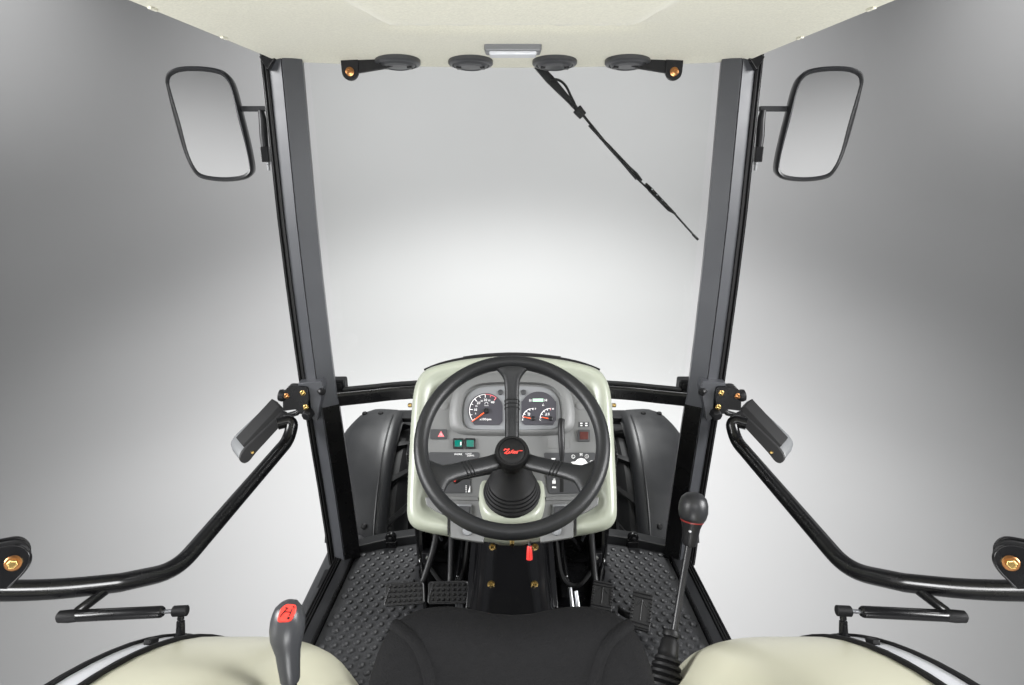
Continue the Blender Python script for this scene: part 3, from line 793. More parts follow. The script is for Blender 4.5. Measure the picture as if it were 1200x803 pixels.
# red script logo (strokes traced in a 14.6x crop of the photograph at 575,505)
LOG = MB()
def lg(pts, w=10, m=3):
    q = []
    for x, y in pts:
        q.append(atP(575 + x/14.6, 505 + y/14.6, WC + WN*(HD + .0026), WN))
    q = spline(q, m)
    ws_ = w if isinstance(w, list) else [w]*len(q)
    LOG.tube(q, [ww/14.6*1.30/685/2*1.15 for ww in (ws_ if len(ws_) == len(q) else [ws_[0]]*len(q))], 8, squash=(.35, 1), up=WN)
lg([(228, 338), (238, 318), (262, 314), (290, 320), (322, 308)], 17)
lg([(316, 312), (285, 345), (252, 372), (232, 386)], 15)
lg([(232, 386), (250, 376), (270, 388), (290, 388), (306, 376)], 17)
lg([(306, 376), (322, 366), (332, 352), (322, 348), (312, 362), (318, 380), (334, 382), (350, 368)], 10)
lg([(350, 368), (372, 338), (384, 318), (374, 340), (362, 368), (370, 382), (386, 372)], 11)
lg([(352, 340), (376, 336), (398, 336)], 9)
lg([(386, 372), (400, 352), (412, 348), (420, 362), (410, 382), (396, 380), (398, 362), (416, 352), (436, 354)], 11)
lg([(436, 350), (446, 350), (440, 368), (430, 388)], 12)
lg([(440, 368), (455, 350), (480, 342), (515, 340), (548, 340)], 10)
lg([(462, 352), (458, 370), (450, 390)], 11)
LOG.build('script_logo', M_REDPRINT, cap)

# ------------------------------------------------------------------ floor mat with studs
fm = thing('floor_mat', (0, 1.4, 0), 'black rubber floor mat covered with round studs', 'floor mat')
def mat_edge(Y): return -(.585 - .05*(Y - 1.40)) + .002
stud_me = MB().lathe((0, 0, 0), (0, 0, 1), [(.0118, -.001), (.0112, .0018), (.0090, .0052), (.0050, .0066), (.0008, .0069)], 14).build('stud', M_MAT, fm)
first = True
def mat_inner(Y): return -.325 if Y > 1.70 else (-.325 + (1.70 - Y)*.25 if Y > 1.5 else -.275)
def vis(P):
    v = P - CAMP; d = v.y*_c - v.z*_s; u = v.y*_s + v.z*_c
    return 600 + F_PX*v.x/d, 401.5 - F_PX*u/d
for s in (1, -1):
    Ys = [1.02, 1.2, 1.4, 1.5, 1.6, 1.70, 1.8]
    top_ = [V(mat_edge(Y), Y, .0) for Y in Ys] + [V(-.46, 1.828, 0), V(-.335, 1.858, 0)] + [V(mat_inner(Y), Y, .0) for Y in Ys[::-1]]
    MB(s).prism(top_, (0, 0, -.006)).build('sheet', M_MAT, fm, bevel=.0015)
    p_, ang = .0335, math.radians(11)
    e1 = V(math.cos(ang), math.sin(ang), 0)*p_; e2 = V(math.cos(ang + PI/3), math.sin(ang + PI/3), 0)*p_
    for i in range(-40, 40):
        for j in range(-40, 40):
            q = V(-.44, 1.45, 0) + e1*i + e2*j
            if not (1.04 < q.y < 1.845): continue
            if q.x < mat_edge(q.y) + .016 or q.x > mat_inner(q.y) - .016: continue
            if q.y > 1.80 + (q.x + .575)*.18 + .006: continue
            x, y = vis(q)
            if y > 806: continue
            if y > 770 and 440 < x: continue
            if x < 405 and y > 748 + (x - 330)*.9: continue
            m = Matrix.Translation((q.x*s, q.y, .0))
            if first:
                stud_me.matrix_basis = m; first = False
            else:
                inst(stud_me, 'stud', fm, m)

# ------------------------------------------------------------------ black tunnel between the footwells
tn = thing('transmission_tunnel', (0, 1.5, 0), 'glossy black transmission tunnel cover with four gold bolts below the steering column', 'tunnel cover')
def tsec(Y, hw, hw2, z1):
    return [V(-hw, Y, -.006), V(-hw*.98, Y, z1*.45), V(-hw2*1.10, Y, z1*.85), V(-hw2*.9, Y, z1), V(0, Y, z1 + .008), V(hw2*.9, Y, z1), V(hw2*1.10, Y, z1*.85), V(hw*.98, Y, z1*.45), V(hw, Y, -.006)]
cover = MB().loft([tsec(1.05, .15, .115, .13), tsec(1.25, .145, .11, .17), tsec(1.40, .13, .105, .21), tsec(1.50, .122, .10, .26), tsec(1.58, .12, .098, .32), tsec(1.74, .12, .095, .40)]).build('cover', M_ENAMEL, tn, sharp=60, bevel=0)
def tz(Y):
    a = [(1.05, .13), (1.25, .17), (1.40, .21), (1.50, .26), (1.58, .32), (1.74, .40)]
    for (y0, z0), (y1, z1) in zip(a, a[1:]):
        if y0 <= Y <= y1: return z0 + (z1-z0)*(Y-y0)/(y1-y0)
bolt_prof = [(.0105, -.004), (.0105, .0015), (.0075, .002), (.0075, .0065), (.006, .008), (.0045, .008), (.004, .005), (.001, .005)]
for x, y in [(577, 641), (627, 641), (575.5, 685), (626.5, 685)]:
    best = min([1.15 + .002*i for i in range(290)], key=lambda Y: abs((atY(x, y, Y)).z - (tz(Y) + .004)))
    p = atY(x, y, best); nrm = V(0, -.62, .78)
    MB().lathe(p, nrm, bolt_prof, 18).build('bolt', M_BOLT, tn)
for s in (1, -1):
    MB(s).loft([[p + V(-.010, 0, 0), p + V(.010, 0, 0), p + V(.010, 0, .02), p + V(-.010, 0, .012)] for p in [V(-.128, 1.40, .10), V(-.122, 1.50, .17), V(-.120, 1.60, .22)]]).build('side_rib', M_ENAMEL, tn, bevel=.004)

# ------------------------------------------------------------------ pedals
def pedal(name, quad, O, N, label, cat, grp, kind, arm):
    O = Vector(O); N = Vector(N).normalized()
    c = [atP(x, y, O, N) for x, y in quad]
    ctr = sum(c, V(0, 0, 0))/4
    t = thing(name, ctr, label, cat, grp)
    X = (c[1] - c[0]).normalized(); Yv = N.cross(X).normalized()
    if Yv.dot(c[0] - c[3]) < 0: Yv = -Yv
    MB().prism(fillet_closed(c, .008, 3), -N*.012).build('pad', M_PAD, t, bevel=.002)
    if kind == 'nubs':
        fr = MB().tube([p + N*.001 for p in fillet_closed([ctr + (p - ctr)*.97 for p in c], .008, 3)] + [ctr + (c[0] - ctr)*.97 + (c[1] - c[0])*.12], .0022, 6).build('rim', M_PAD, t)
        nb = MB()
        for i in range(7):
            for j in range(4):
                u, v = (i + .9)/7.8, (j + .75)/4.5
                p = (c[0]*(1-u) + c[1]*u)*(1-v) + (c[3]*(1-u) + c[2]*u)*v
                h = .0042
                nb.loft([[p + X*(a*h) + Yv*(b*h) for a, b in ((-1, -1), (1, -1), (1, 1), (-1, 1))], [p + N*.005 + X*(a*h*.55) + Yv*(b*h*.55) for a, b in ((-1, -1), (1, -1), (1, 1), (-1, 1))]])
        o = nb.build('grip_nubs', M_PAD, t); o['kind'] = 'stuff'
    else:
        for v in (.06, .16, .84, .94):
            a = c[0]*(1-v) + c[3]*v; b = c[1]*(1-v) + c[2]*v
            MB().tube([a + (b-a)*.03 + N*.0012, b + (a-b)*.03 + N*.0012], .0032, 6).build('rib', M_PAD, t)
        for side in (0, 1):
            for k in range(6):
                v = .26 + .096*k
                a = c[0]*(1-v) + c[3]*v; b = c[1]*(1-v) + c[2]*v
                p = a + (b-a)*(.06 if side == 0 else .94)
                MB().box(p, (.004, .0035, .004), (X, Yv, N)).build('edge_tooth', M_PAD, t, bevel=.001)
        m = lambda u, v: (c[0]*(1-u) + c[1]*u)*(1-v) + (c[3]*(1-u) + c[2]*u)*v
        MB().tube([m(.25, .40) + N*.001, m(.5, .22) + N*.001, m(.75, .40) + N*.001], .0016, 6).tube([m(.5, .24) + N*.001, m(.5, .78) + N*.001], .0016, 6).build('raised_arrow', M_PAD, t)
    MB().tube(fillet(arm(ctr, N), .05, 5), .0105, 10).build('arm', M_PLAST, t)
    return t
Np = V(0, -.55, .83)
pedal('pedal', [(452, 684), (497, 682), (498, 707), (450, 710.5)], (0, 1.47, .13), Np, 'studded rubber pedal farther from the tunnel, beside its studded twin', 'pedal', 'foot pedals', 'nubs',
      lambda c, N: [c - N*.012, c - N*.03 + V(.04, .03, 0), c + V(.085, .13, .10), c + V(.075, .24, .36)])
pedal('pedal', [(502, 682), (549, 681), (550, 707), (501, 707.5)], (0, 1.47, .13), Np, 'studded rubber pedal next to the tunnel with its twin beside it', 'pedal', 'foot pedals', 'nubs',
      lambda c, N: [c - N*.012, c - N*.03 + V(.0, .03, 0), c + V(.0, .13, .10), c + V(-.01, .24, .36)])
pedal('pedal', [(695.5, 679), (719, 683.5), (717, 718), (691, 713)], (0, 1.46, .10), V(0, -.45, .88), 'ribbed rubber pedal close to the tunnel, upright beside the black rail', 'pedal', 'foot pedals', 'ribs',
      lambda c, N: [c - N*.012, c - N*.03 + V(-.01, .05, 0), c + V(-.02, .15, .12), c + V(-.01, .24, .36)])
pedal('pedal', [(742, 690.5), (766, 696), (761, 741), (736.5, 734)], (0, 1.46, .06), V(-.10, -.40, .90), 'ribbed accelerator pedal standing alone on the studded mat', 'pedal', 'foot pedals', 'ribs',
      lambda c, N: [c - N*.012, c - N*.03, c + V(-.03, .03, -.052), c + V(-.05, .06, -.056)])
# steering and pedal linkages crowded under the dashboard
lk = thing('pedal_linkage', (0, 1.66, .12), 'cluster of glossy black pedal brackets and linkages under the dashboard', 'linkage')
MB().tube([WC - WN*.30, V(0, 1.52, .40), V(0, 1.60, .30)], .020, 14).build('steering_shaft', M_GLOSS, lk)
MB().tube([V(-.29, 1.68, .20), V(.29, 1.68, .20)], .013, 12).build('cross_shaft', M_GLOSS, lk)
for s in (1, -1):
    MB(s).prism([V(-.30, 1.66, .05), V(-.30, 1.72, .05), V(-.30, 1.73, .32), V(-.30, 1.62, .30), V(-.30, 1.60, .18)], (.012, 0, 0)).build('side_bracket', M_GLOSS, lk, bevel=.003)
    MB(s).prism([V(-.165, 1.62, .06), V(-.165, 1.70, .05), V(-.165, 1.72, .36), V(-.165, 1.60, .34), V(-.165, 1.58, .22)], (.010, 0, 0)).build('inner_bracket', M_GLOSS, lk, bevel=.003)
    MB(s).lathe(V(-.245, 1.66, .20), (1, 0, 0), [(.024, -.022), (.030, -.018), (.030, .018), (.024, .022)], 20).build('pivot_boss', M_GLOSS, lk)
    MB(s).tube(spline([V(-.23, 1.63, .18), V(-.24, 1.60, .26), V(-.20, 1.58, .33), V(-.15, 1.60, .38)], 5), .0055, 8).build('return_spring', M_PILLAR, lk)
    MB(s).tube(spline([V(-.27, 1.60, .10), V(-.215, 1.56, .06), V(-.16, 1.55, .10), V(-.14, 1.60, .22)], 5), .008, 8).build('brake_hose', M_RUBBER, lk)
    MB(s).box(V(-.275, 1.615, .13), (.018, .014, .020)).build('switch_block', M_PLAST, lk, bevel=.003)
    MB(s).lathe(V(-.275, 1.60, .135), (0, -1, .3), [(.006, 0), (.006, .006), (.001, .007)], 8).build('bolt', M_STEEL, lk)
    MB(s).loft([[V(-.205, 1.55, .012), V(-.155, 1.55, .012), V(-.150, 1.55, .09), V(-.18, 1.55, .10)], [V(-.20, 1.66, .012), V(-.15, 1.66, .012), V(-.145, 1.66, .16), V(-.17, 1.66, .17)]]).build('heel_rest', M_ENAMEL, lk, bevel=.008)
# bright lever ends beside the tunnel
for nm, pts, lab in [('linkage_rod', [(668, 689, 1.75), (672, 722, 1.70)], 'short bright steel linkage rod, the longer of the pair beside the tunnel'), ('linkage_rod', [(675, 693, 1.74), (679, 722, 1.70)], 'short bright steel linkage rod between its taller twin and the ribbed pedal')]:
    q = [atD(*a) for a in pts]
    q.append(V(q[1].x, q[1].y - .02, .0))
    o = MB().tube(q, .0065, 10).build(nm, M_STEEL)
    o['label'] = lab; o['category'] = 'rod'; o['group'] = 'steel rods beside the tunnel'
for nm, x0, lab in [('tread_clip', 538.5, 'small bright square steel clip below the studded pedals')]:
    p = atZ(538.5, 713, .03)
    t = thing(nm, p, lab, 'clip')
    for k in (-1, 0, 1):
        MB().box(p + V(.0085*k, 0, 0), (.0036, .012, .030)).build('prong', M_STEEL, t, bevel=.001)

# ------------------------------------------------------------------ seat
st = thing('driver_seat', (0, .6, 0), 'charcoal fabric driver seat with dipped backrest top and rounded side bolsters', 'seat')
SEAT = [(600, 727), (575, 725), (550, 720), (525, 716.5), (502, 717), (484, 721), (467, 730), (454, 743), (445, 760), (437, 783), (431, 808), (428, 835)]
sp_ = [atY(x, y, .60 - .0004*(y-712)) for x, y in SEAT]; sp_[0].x = 0
sp_ = spline(sp_, 4)
bot = [V(p[0], .55, p[1]) for p in [(-.185, .62), (-.18, .50), (-.14, .43), (0, .42)]]
hl = sp_ + spline([sp_[-1]] + bot, 4)[1:]
full_s = hl + [V(-p.x, p.y, p.z) for p in hl[1:-1]][::-1]
cs = V(0, .57, .66)
def sloop(k, dy): return [V(cs.x + (p.x - cs.x)*k, cs.y + (p.y - cs.y)*k + dy, cs.z + (p.z - cs.z)*k) for p in full_s]
rows = [sloop(.0, -.030), sloop(.35, -.031), sloop(.62, -.032), sloop(.80, -.031), sloop(.88, -.028), sloop(.94, -.022), sloop(.98, -.012), sloop(1.0, .0), sloop(.985, .010), sloop(.955, .018), sloop(.90, .027), sloop(.80, .035), sloop(.5, .04), sloop(0.02, .04)]
back_o = MB().loft(rows, False, True).build('backrest', M_SEAT, st, sharp=80)
bb_ = bvh_of(back_o)
cu = []
for k, z in [(.9, .28), (1, .30), (1.02, .34), (.98, .375), (.85, .388), (.4, .382)]:
    cu.append([V(.225*k*math.copysign(abs(math.cos(a))**.6, math.cos(a)), 0.80 + .20*k*math.copysign(abs(math.sin(a))**.6, math.sin(a)), z) for a in [2*PI*i/40 for i in range(40)]])
MB().loft(cu).build('cushion', M_SEAT, st, sharp=80)
MB().box((0, .76, .14), (.16, .16, .15)).build('suspension_base', M_PLAST, st, bevel=.02)
MB().box((0, .61, .40), (.14, .06, .06)).build('back_bracket', M_PLAST, st, bevel=.01)
for s in (1, -1):       # seams of the side bolsters on the back of the seat
    hp_ = [hit(bb_, x, y) for x, y in [(462, 734), (474, 741), (486, 752), (494, 766), (500, 784), (503, 801), (504, 830)]]
    sm_ = spline([p for p in hp_ if p is not None], 5)
    MB(s).tube([p + V(0, .0035, -.0025) for p in sm_], .0085, 10).build('bolster_piping', M_SEAT, back_o)

# ------------------------------------------------------------------ rear wheel-arch covers
FC = V(0, .30, -.25)
def sil_r(px, py):
    d = PITCH + math.atan((py - 401.5)/F_PX)
    v = FC - CAMP; Dd = math.hypot(v.y, v.z); ca = math.atan2(-v.z, v.y)
    r = Dd*math.sin(ca - d); Lt = math.sqrt(Dd*Dd - r*r)
    dep = Lt*math.cos(d - PITCH)
    return (px - 600)*dep/F_PX, r
pairs = sorted([sil_r(x, y) for x, y in [(270, 746), (300, 746), (330, 748), (351, 753), (370, 762), (387, 779), (402, 796), (412, 808)]])
print('fender radii', [(round(a, 3), round(b, 3)) for a, b in pairs])
EDGE_X, EDGE_R = -.652, .958
for s in (1, -1):
    t = thing('wheel_arch_cover', (-.5*s, .9, 0), 'rounded beige wheel-arch cover %s' % ('beside the grey lever with red top' if s == 1 else 'beside the tall black-knobbed gear lever'), 'wheel arch', 'beige wheel-arch covers')
    ctrl = [(EDGE_X + .014, EDGE_R - .006), (EDGE_X + .03, EDGE_R - .003)] + [p for p in pairs if p[0] > EDGE_X + .06]
    lastx, lastr = ctrl[-1]
    ctrl += [(lastx + .012, lastr - .06), (lastx + .02, lastr - .14), (lastx + .025, lastr - .30)]
    cur = spline([V(a, b, 0) for a, b in ctrl], 5)
    th = [math.radians(a) for a in range(-12, 124, 4)]
    loops = [[V(c_.x, FC.y + c_.y*math.cos(a), max(FC.z + c_.y*math.sin(a), -.03)) for c_ in cur] for a in th]
    vs = [p for l in loops for p in l]; m = len(cur); fs = []
    for i in range(len(loops)-1):
        for j in range(m-1): fs.append((i*m+j, i*m+j+1, (i+1)*m+j+1, (i+1)*m+j))
    MB(s).add(vs, fs).build('panel', M_FENDER, t, sharp=70)
    def arcband(x0, x1, r0, r1, name, mtl, a0=-12, a1=124):
        lo = []
        for a in [math.radians(a0 + (a1-a0)*i/44) for i in range(45)]:
            cY, cZ = math.cos(a), math.sin(a)
            lo.append([V(x0, FC.y + r0*cY, FC.z + r0*cZ), V(x1, FC.y + r0*cY, FC.z + r0*cZ), V(x1, FC.y + r1*cY, FC.z + r1*cZ), V(x0, FC.y + r1*cY, FC.z + r1*cZ)])
        return MB(s).loft(lo).build(name, mtl, t, bevel=.0015)
    arcband(EDGE_X + .008, EDGE_X + .016, EDGE_R - .03, EDGE_R + .002, 'inner_seal', M_RUBBER)
    fl = arcband(EDGE_X - .030, EDGE_X + .0075, EDGE_R - .03, EDGE_R - .002, 'door_flange', M_BAND)
    arcband(EDGE_X - .037, EDGE_X - .0305, EDGE_R - .03, EDGE_R + .003, 'outer_seal', M_RUBBER)
    arcband(EDGE_X - .044, EDGE_X - .0375, EDGE_R - .03, EDGE_R + .000, 'outer_seal', M_RUBBER)
    # rubber stop on the flange
    p = atX(176, 759.5, EDGE_X - .006)
    a = math.atan2(p.z - FC.z, p.y - FC.y)
    er = V(0, math.cos(a), math.sin(a)); et = V(0, -math.sin(a), math.cos(a))
    MB(s).box(V(EDGE_X - .006, 0, 0) + V(0, FC.y, FC.z) + er*(EDGE_R + .002), (.007, .014, .005), (V(1, 0, 0), et, er)).build('rubber_stop', M_RUBBER, t, bevel=.003)

# ------------------------------------------------------------------ levers
# left: grey grip with red cap
ll = thing('range_lever', atD(342, 806, .90), 'grey hand lever with a red shift-pattern cap beside the beige arch', 'lever')
def lev_pt(x, y, d=.92): return atD(x, y, d)
prof_px = [(334.5, 705.5, 7), (335.5, 709, 13), (337, 716, 17), (337.5, 726, 19.5), (336.5, 738, 19.8), (336, 748, 18.5), (336.5, 755, 16.5), (337.5, 765, 14), (338.5, 780, 12.6), (340, 796, 11.2), (340.5, 800, 9.5)]
path = [lev_pt(x, y) for x, y, r in prof_px]
MB().tube(path, [r*.92/F_PX for x, y, r in prof_px], 28, squash=(1, 1.0), up=V(0, -1, 0)).build('grip', M_GRIP, ll, sharp=60)
MB().tube([lev_pt(340, 798), lev_pt(342, 808), lev_pt(345, 830)], [.010, .008, .008], 14).build('shaft', M_PLAST, ll)
capq = [(329, 712.5), (336, 707.5), (347.5, 708.5), (347, 716), (341, 727), (334, 728.5), (324, 728)]
rcn = (ray(336, 718)*-1 + V(0, -.1, .5)).normalized()
rco = lev_pt(337, 714) - ray(337, 714).normalized()*.0235
rc = MB().prism(fillet_closed([atP(x, y, rco, rcn) for x, y in capq], .004, 3), -rcn*.012).build('shift_cap', M_REDPRINT, ll, bevel=.0015)
q = MB()
def cp(x, y): return atP(x, y, rco + rcn*.0003, rcn)
for a in ([(328.5, 722.5), (333, 717), (341, 717.5)], [(333, 717), (337, 712.5)], [(341, 717.5), (342.5, 713.5)], [(341, 717.5), (339, 721.5)], [(337, 712.5), (334.5, 712.5)], [(338, 723), (336.5, 725.5)], [(339.5, 723.5), (338, 726)], [(337.2, 724.4), (339, 724.8)], [(343.5, 710.5), (345, 711.5), (343.8, 713)]):
    q.tube([cp(*b) for b in a], .0007, 6)
q.build('shift_pattern', M_RUBBER, rc)
# right: tall gear lever
gl = thing('gear_lever', atZ(776, 812, .10), 'tall gear lever with bulbous black knob on a chrome rod and rubber gaiter', 'gear lever')
GD = 1.30
kp = [(813.5, 577.5, 4), (813.5, 579.5, 10), (813.2, 584, 14.5), (812.8, 591, 16.6), (812.3, 599, 17.0), (811.6, 606, 15.5), (811.1, 609.5, 13.5)]
MB().tube([atD(x, y, GD) for x, y, r in kp], [r*GD/F_PX for x, y, r in kp], 28).build('knob', M_KNOB, gl, sharp=60)
MB().tube([atD(811.2, 609, GD), atD(811.0, 611, GD)], [.0258, .0250], 28).build('red_ring', M_DKRED, gl)
kp = [(811, 610.5, 12.8), (810, 618, 10.5), (809, 628, 9.2), (808, 636, 8.4), (807.6, 639, 7)]
nk = MB().tube([atD(x, y, GD) for x, y, r in kp], [r*GD/F_PX for x, y, r in kp], 24).build('neck', M_PLAST, gl, sharp=60)
c_ = atD(808.6, 623, GD - .021)
MB().lathe(c_, ray(808, 623)*-1, [(.003, -.003), (.003, .001), (.001, .0015)], 10).build('button', M_STEEL, gl)
MB().tube([atD(807.5, 636, GD), atD(800, 680, GD - .01), atD(791, 735, GD - .03), atD(788, 752, GD - .04)], .0072, 16).build('rod', M_RODM, gl)
gt = atD(786.5, 742, GD - .03); gb = atD(775, 822, GD - .10)
gx = (gb - gt).normalized(); Lg = (gb - gt).length
pr = [(.010, -.006), (.017, -.004), (.0185, .002), (.0175, .008), (.0135, .010), (.0185, .016), (.021, Lg*.3)]
for k in range(6):
    h = Lg*(.36 + .1*k); r = .022 + .0035*k
    pr += [(r, h), (r + .005, h + .004), (r + .005, h + .009), (r + .001, h + .012)]
pr += [(.047, Lg), (.05, Lg + .04)]
MB().lathe(gt, gx, pr, 36).build('gaiter', M_RUBBER, gl, sharp=50)
MB().loft([[gb + V(-.055, -.06, .01), gb + V(.055, -.06, .01), gb + V(.055, .05, .01), gb + V(-.055, .05, .01)], [V(gb.x-.06, gb.y-.06, -.004), V(gb.x+.06, gb.y-.06, -.004), V(gb.x+.06, gb.y+.05, -.004), V(gb.x-.06, gb.y+.05, -.004)]]).build('mount', M_PLAST, gl, bevel=.008)

# ------------------------------------------------------------------ doors (tube frames), hinges, lamps, gas struts
for s in (1, -1):
    side = 'beside the grey red-topped lever' if s == 1 else 'beside the tall gear lever'
    # hinge on the pillar
    Yh = 1.735
    hp = atY(362, 470, Yh)
    t = thing('door_hinge', (hp.x*s, hp.y, hp.z), 'gold-bolted black door hinge on the pillar, ' + side, 'hinge', 'door hinges')
    q = [atY(x, y, Yh - .012) for x, y in [(349, 449), (376, 447), (379, 454), (372, 494), (365, 491), (362, 459), (350, 456)]]
    MB(s).prism(q, (0, .10, 0)).build('clamp', M_PILLAR, t, bevel=.003)
    q = [atY(x, y, Yh - .022) for x, y in [(333, 458), (338, 453), (360, 454), (362, 466), (360, 484), (351, 486), (348, 480), (331.5, 482), (331, 466)]]
    MB(s).prism(fillet_closed(q, .008, 3), (0, .03, 0)).build('plate', M_GLOSS, t, bevel=.002)
    c = atY(330.5, 463.5, Yh - .010)
    MB(s).lathe(c, V(-1, 0, .15), [(.012, -.02), (.018, -.010), (.020, .0), (.018, .008), (.008, .012)], 20).build('pivot', M_PLAST, t)
    for x, y, mm in [(355, 460.5, M_BOLT), (358.5, 477, M_BOLT), (336, 464, M_COPPER)]:
        MB(s).lathe(atY(x, y, Yh - .020), (0, -1, .1), [(.009, -.004), (.009, .003), (.0065, .004), (.0065, .009), (.004, .012), (.001, .012)], 14).build('bolt', mm, t)
    c = atY(359, 488, Yh - .03)
    MB(s).lathe(c + V(.006, .03, .006), V(-.2, -1, -.2), [(.010, 0), (.019, .008), (.019, .028), (.015, .036), (.001, .037)], 6).build('knob', M_PLAST, t, bevel=.003, sharp=20)
    c = atY(377, 459, Yh - .012)
    MB(s).lathe(c, V(.6, -.8, 0), [(.012, -.02), (.012, .006), (.009, .010), (.001, .011)], 16).build('pin', M_PLAST, t)
    # marker lamp
    Yl = 1.72
    cO = atY(318, 510, Yl); nL = V(.18, -.62, .42).normalized()
    def LQ(x, y, d=0): return atP(x, y, cO - nL*d, nL)
    lt = thing('marker_lamp', (cO.x*s, cO.y, cO.z), 'slanted black marker lamp with grey lens, ' + side, 'lamp', 'marker lamps by the door hinges')
    face = [(333, 482), (341, 486), (334, 494), (300, 531), (292, 541.5), (286, 544), (281, 541), (281, 535), (287, 526)]
    lf = fillet_closed([LQ(x, y) for x, y in face], .012, 3)
    off = V(-.055, .05, .022)
    MB(s).loft([lf, [p + off*.12 for p in lf]]).build('back_plate', M_RUBBER, lt, bevel=.002)
    cc = sum(lf, V(0, 0, 0))/len(lf)
    MB(s).loft([[cc + (p - cc)*.985 + off*.12 for p in lf], [cc + (p - cc)*.97 + off*.75 for p in lf], [cc + (p - cc)*.90 + off for p in lf]]).build('lens', M_LENS, lt, bevel=.003)
    q = [LQ(x, y) + off*.14 for x, y in [(329, 479), (336, 483), (292, 531), (286, 526)]]
    MB(s).loft([[p + V(-.0, 0, .0035) for p in q], [p + off*.62 + V(0, 0, .0035) for p in q]]).build('top_shade', M_RUBBER, lt, bevel=.002)
    MB(s).lathe(LQ(296, 530.5), nL, [(.005, -.003), (.005, .003), (.001, .004)], 12).build('screw', M_BOLT, lt)
    MB(s).lathe(LQ(334, 490), nL, [(.006, -.003), (.006, .003), (.001, .004)], 12).build('screw', M_COPPER, lt)
    q0 = atY(345, 484, Yh); 
    MB(s).tube([LQ(334, 488, .01), atY(348, 484, Yh - .005), atY(352, 480, Yh)], .009, 10).build('stay', M_GLOSS, lt)
    # door tube
    pts = [atD(325, 497, 1.86), atD(338, 494, 1.88), atD(347, 506, 1.88), atD(262, 600, 1.60), atD(206, 669, 1.36), atD(140, 683, 1.24), atD(70, 690, 1.16), atD(0, 692, 1.09), atD(-80, 688, 1.02)]
    dd = thing('cab_door', (pts[4].x*s, pts[4].y, pts[4].z), 'open door frame of bent black tube, ' + side, 'door', 'open door frames')
    pth = [pts[0]] + fillet([pts[0], atD(344, 492, 1.88), atD(338, 516, 1.855), pts[4]], .032, 8)[1:-1]
    pth2 = fillet([atD(338, 516, 1.855), pts[4], pts[5]], .055, 8)[1:-1]
    tail = spline(pts[5:], 6)
    allp = pth + pth2 + tail
    MB(s).tube(allp, .0195, 20).build('tube_frame', M_GLOSS, dd)
    cD = 1.06
    c = atD(14, 657, cD)
    nb = V(.25, -.9, .35).normalized()
    q = spline([atP(x, y, c, nb) for x, y in [(-40, 690), (-40, 648), (-14, 644.5), (4, 641), (18, 639), (27.5, 641.5), (33.5, 648), (35, 656), (32, 665), (25, 674), (17, 682), (8, 691)]], 4)
    gc = MB(s).prism(q, -nb*.010).build('glass_clamp', M_GLOSS, dd, bevel=.002)
    MB(s).prism([p + V(-.006, 0, .006) - nb*.013 for p in q], -nb*.008).build('clamp_washer', M_RUBBER, gc, bevel=.002)
    MB(s).prism([p + V(-.012, 0, .010) - nb*.024 for p in q], -nb*.009).build('outer_clamp', M_GLOSS, gc, bevel=.002)
    c = atP(16, 660, c, nb)
    nb2 = V(.45, -.75, .3).normalized()
    MB(s).lathe(c, nb2, [(.0140, -.003), (.0140, .002), (.0125, .0035), (.008, .0035)], 24, True, True).build('washer', M_COPPER, gc)
    MB(s).lathe(c, nb2, [(.0088, .003), (.0088, .011), (.0072, .012), (.006, .011), (.001, .011)], 6).build('bolt', M_BOLT, gc, bevel=.001)
    # gas strut
    ball = atX(211, 750, EDGE_X - .004); db = (ball - CAMP).y*_c - (ball - CAMP).z*_s
    up_ = atD(212, 716, db)
    end = atD(75, 722.5, 1.14)
    gs = thing('gas_strut', (ball.x*s, ball.y, ball.z), 'black gas strut under the door tube, ' + side, 'gas strut', 'gas struts of the doors')
    dirv = (end - up_).normalized(); Ls = (end - up_).length
    MB(s).tube([up_ + dirv*(Ls*.15), up_ + dirv*(Ls*.165), up_ + dirv*(Ls*.18), up_ + dirv*(Ls*.88), up_ + dirv*(Ls*.90)], [.0085, .0108, .0114, .0114, .009], 18).build('cylinder', M_GLOSS, gs)
    MB(s).tube([up_, up_ + dirv*(Ls*.17)], .0042, 12).build('rod', M_STEEL, gs)
    MB(s).tube([up_ - dirv*.014, up_ - dirv*.012, up_ + dirv*.014, up_ + dirv*.017], [.006, .0105, .0105, .006], 14).build('rod_end', M_RUBBER, gs, bevel=.001)
    MB(s).tube([end + dirv*.012, end + dirv*.008, end - dirv*.012, end - dirv*.05], [.007, .0115, .0125, .0095], 14).build('cylinder_end', M_RUBBER, gs)
    a = math.atan2(ball.z - FC.z, ball.y - FC.y)
    bb = V(ball.x, FC.y + (EDGE_R - .004)*math.cos(a), FC.z + (EDGE_R - .004)*math.sin(a))
    v_ = (up_ - bb)
    MB(s).tube([bb, bb + v_*.07, bb + v_*.08, bb + v_*.62, bb + v_*.66, bb + v_*.70, up_], [.013, .013, .0085, .0075, .005, .0065, .005], 12).build('ball_stud', M_GLOSS, gs)
    MB(s).tube([atD(124, 692, 1.215), atD(108, 704, 1.18), atD(92, 716, 1.15), end - dirv*.015], [.0105, .0105, .0105, .008], 10, squash=(1, .7)).build('tab', M_GLOSS, dd)

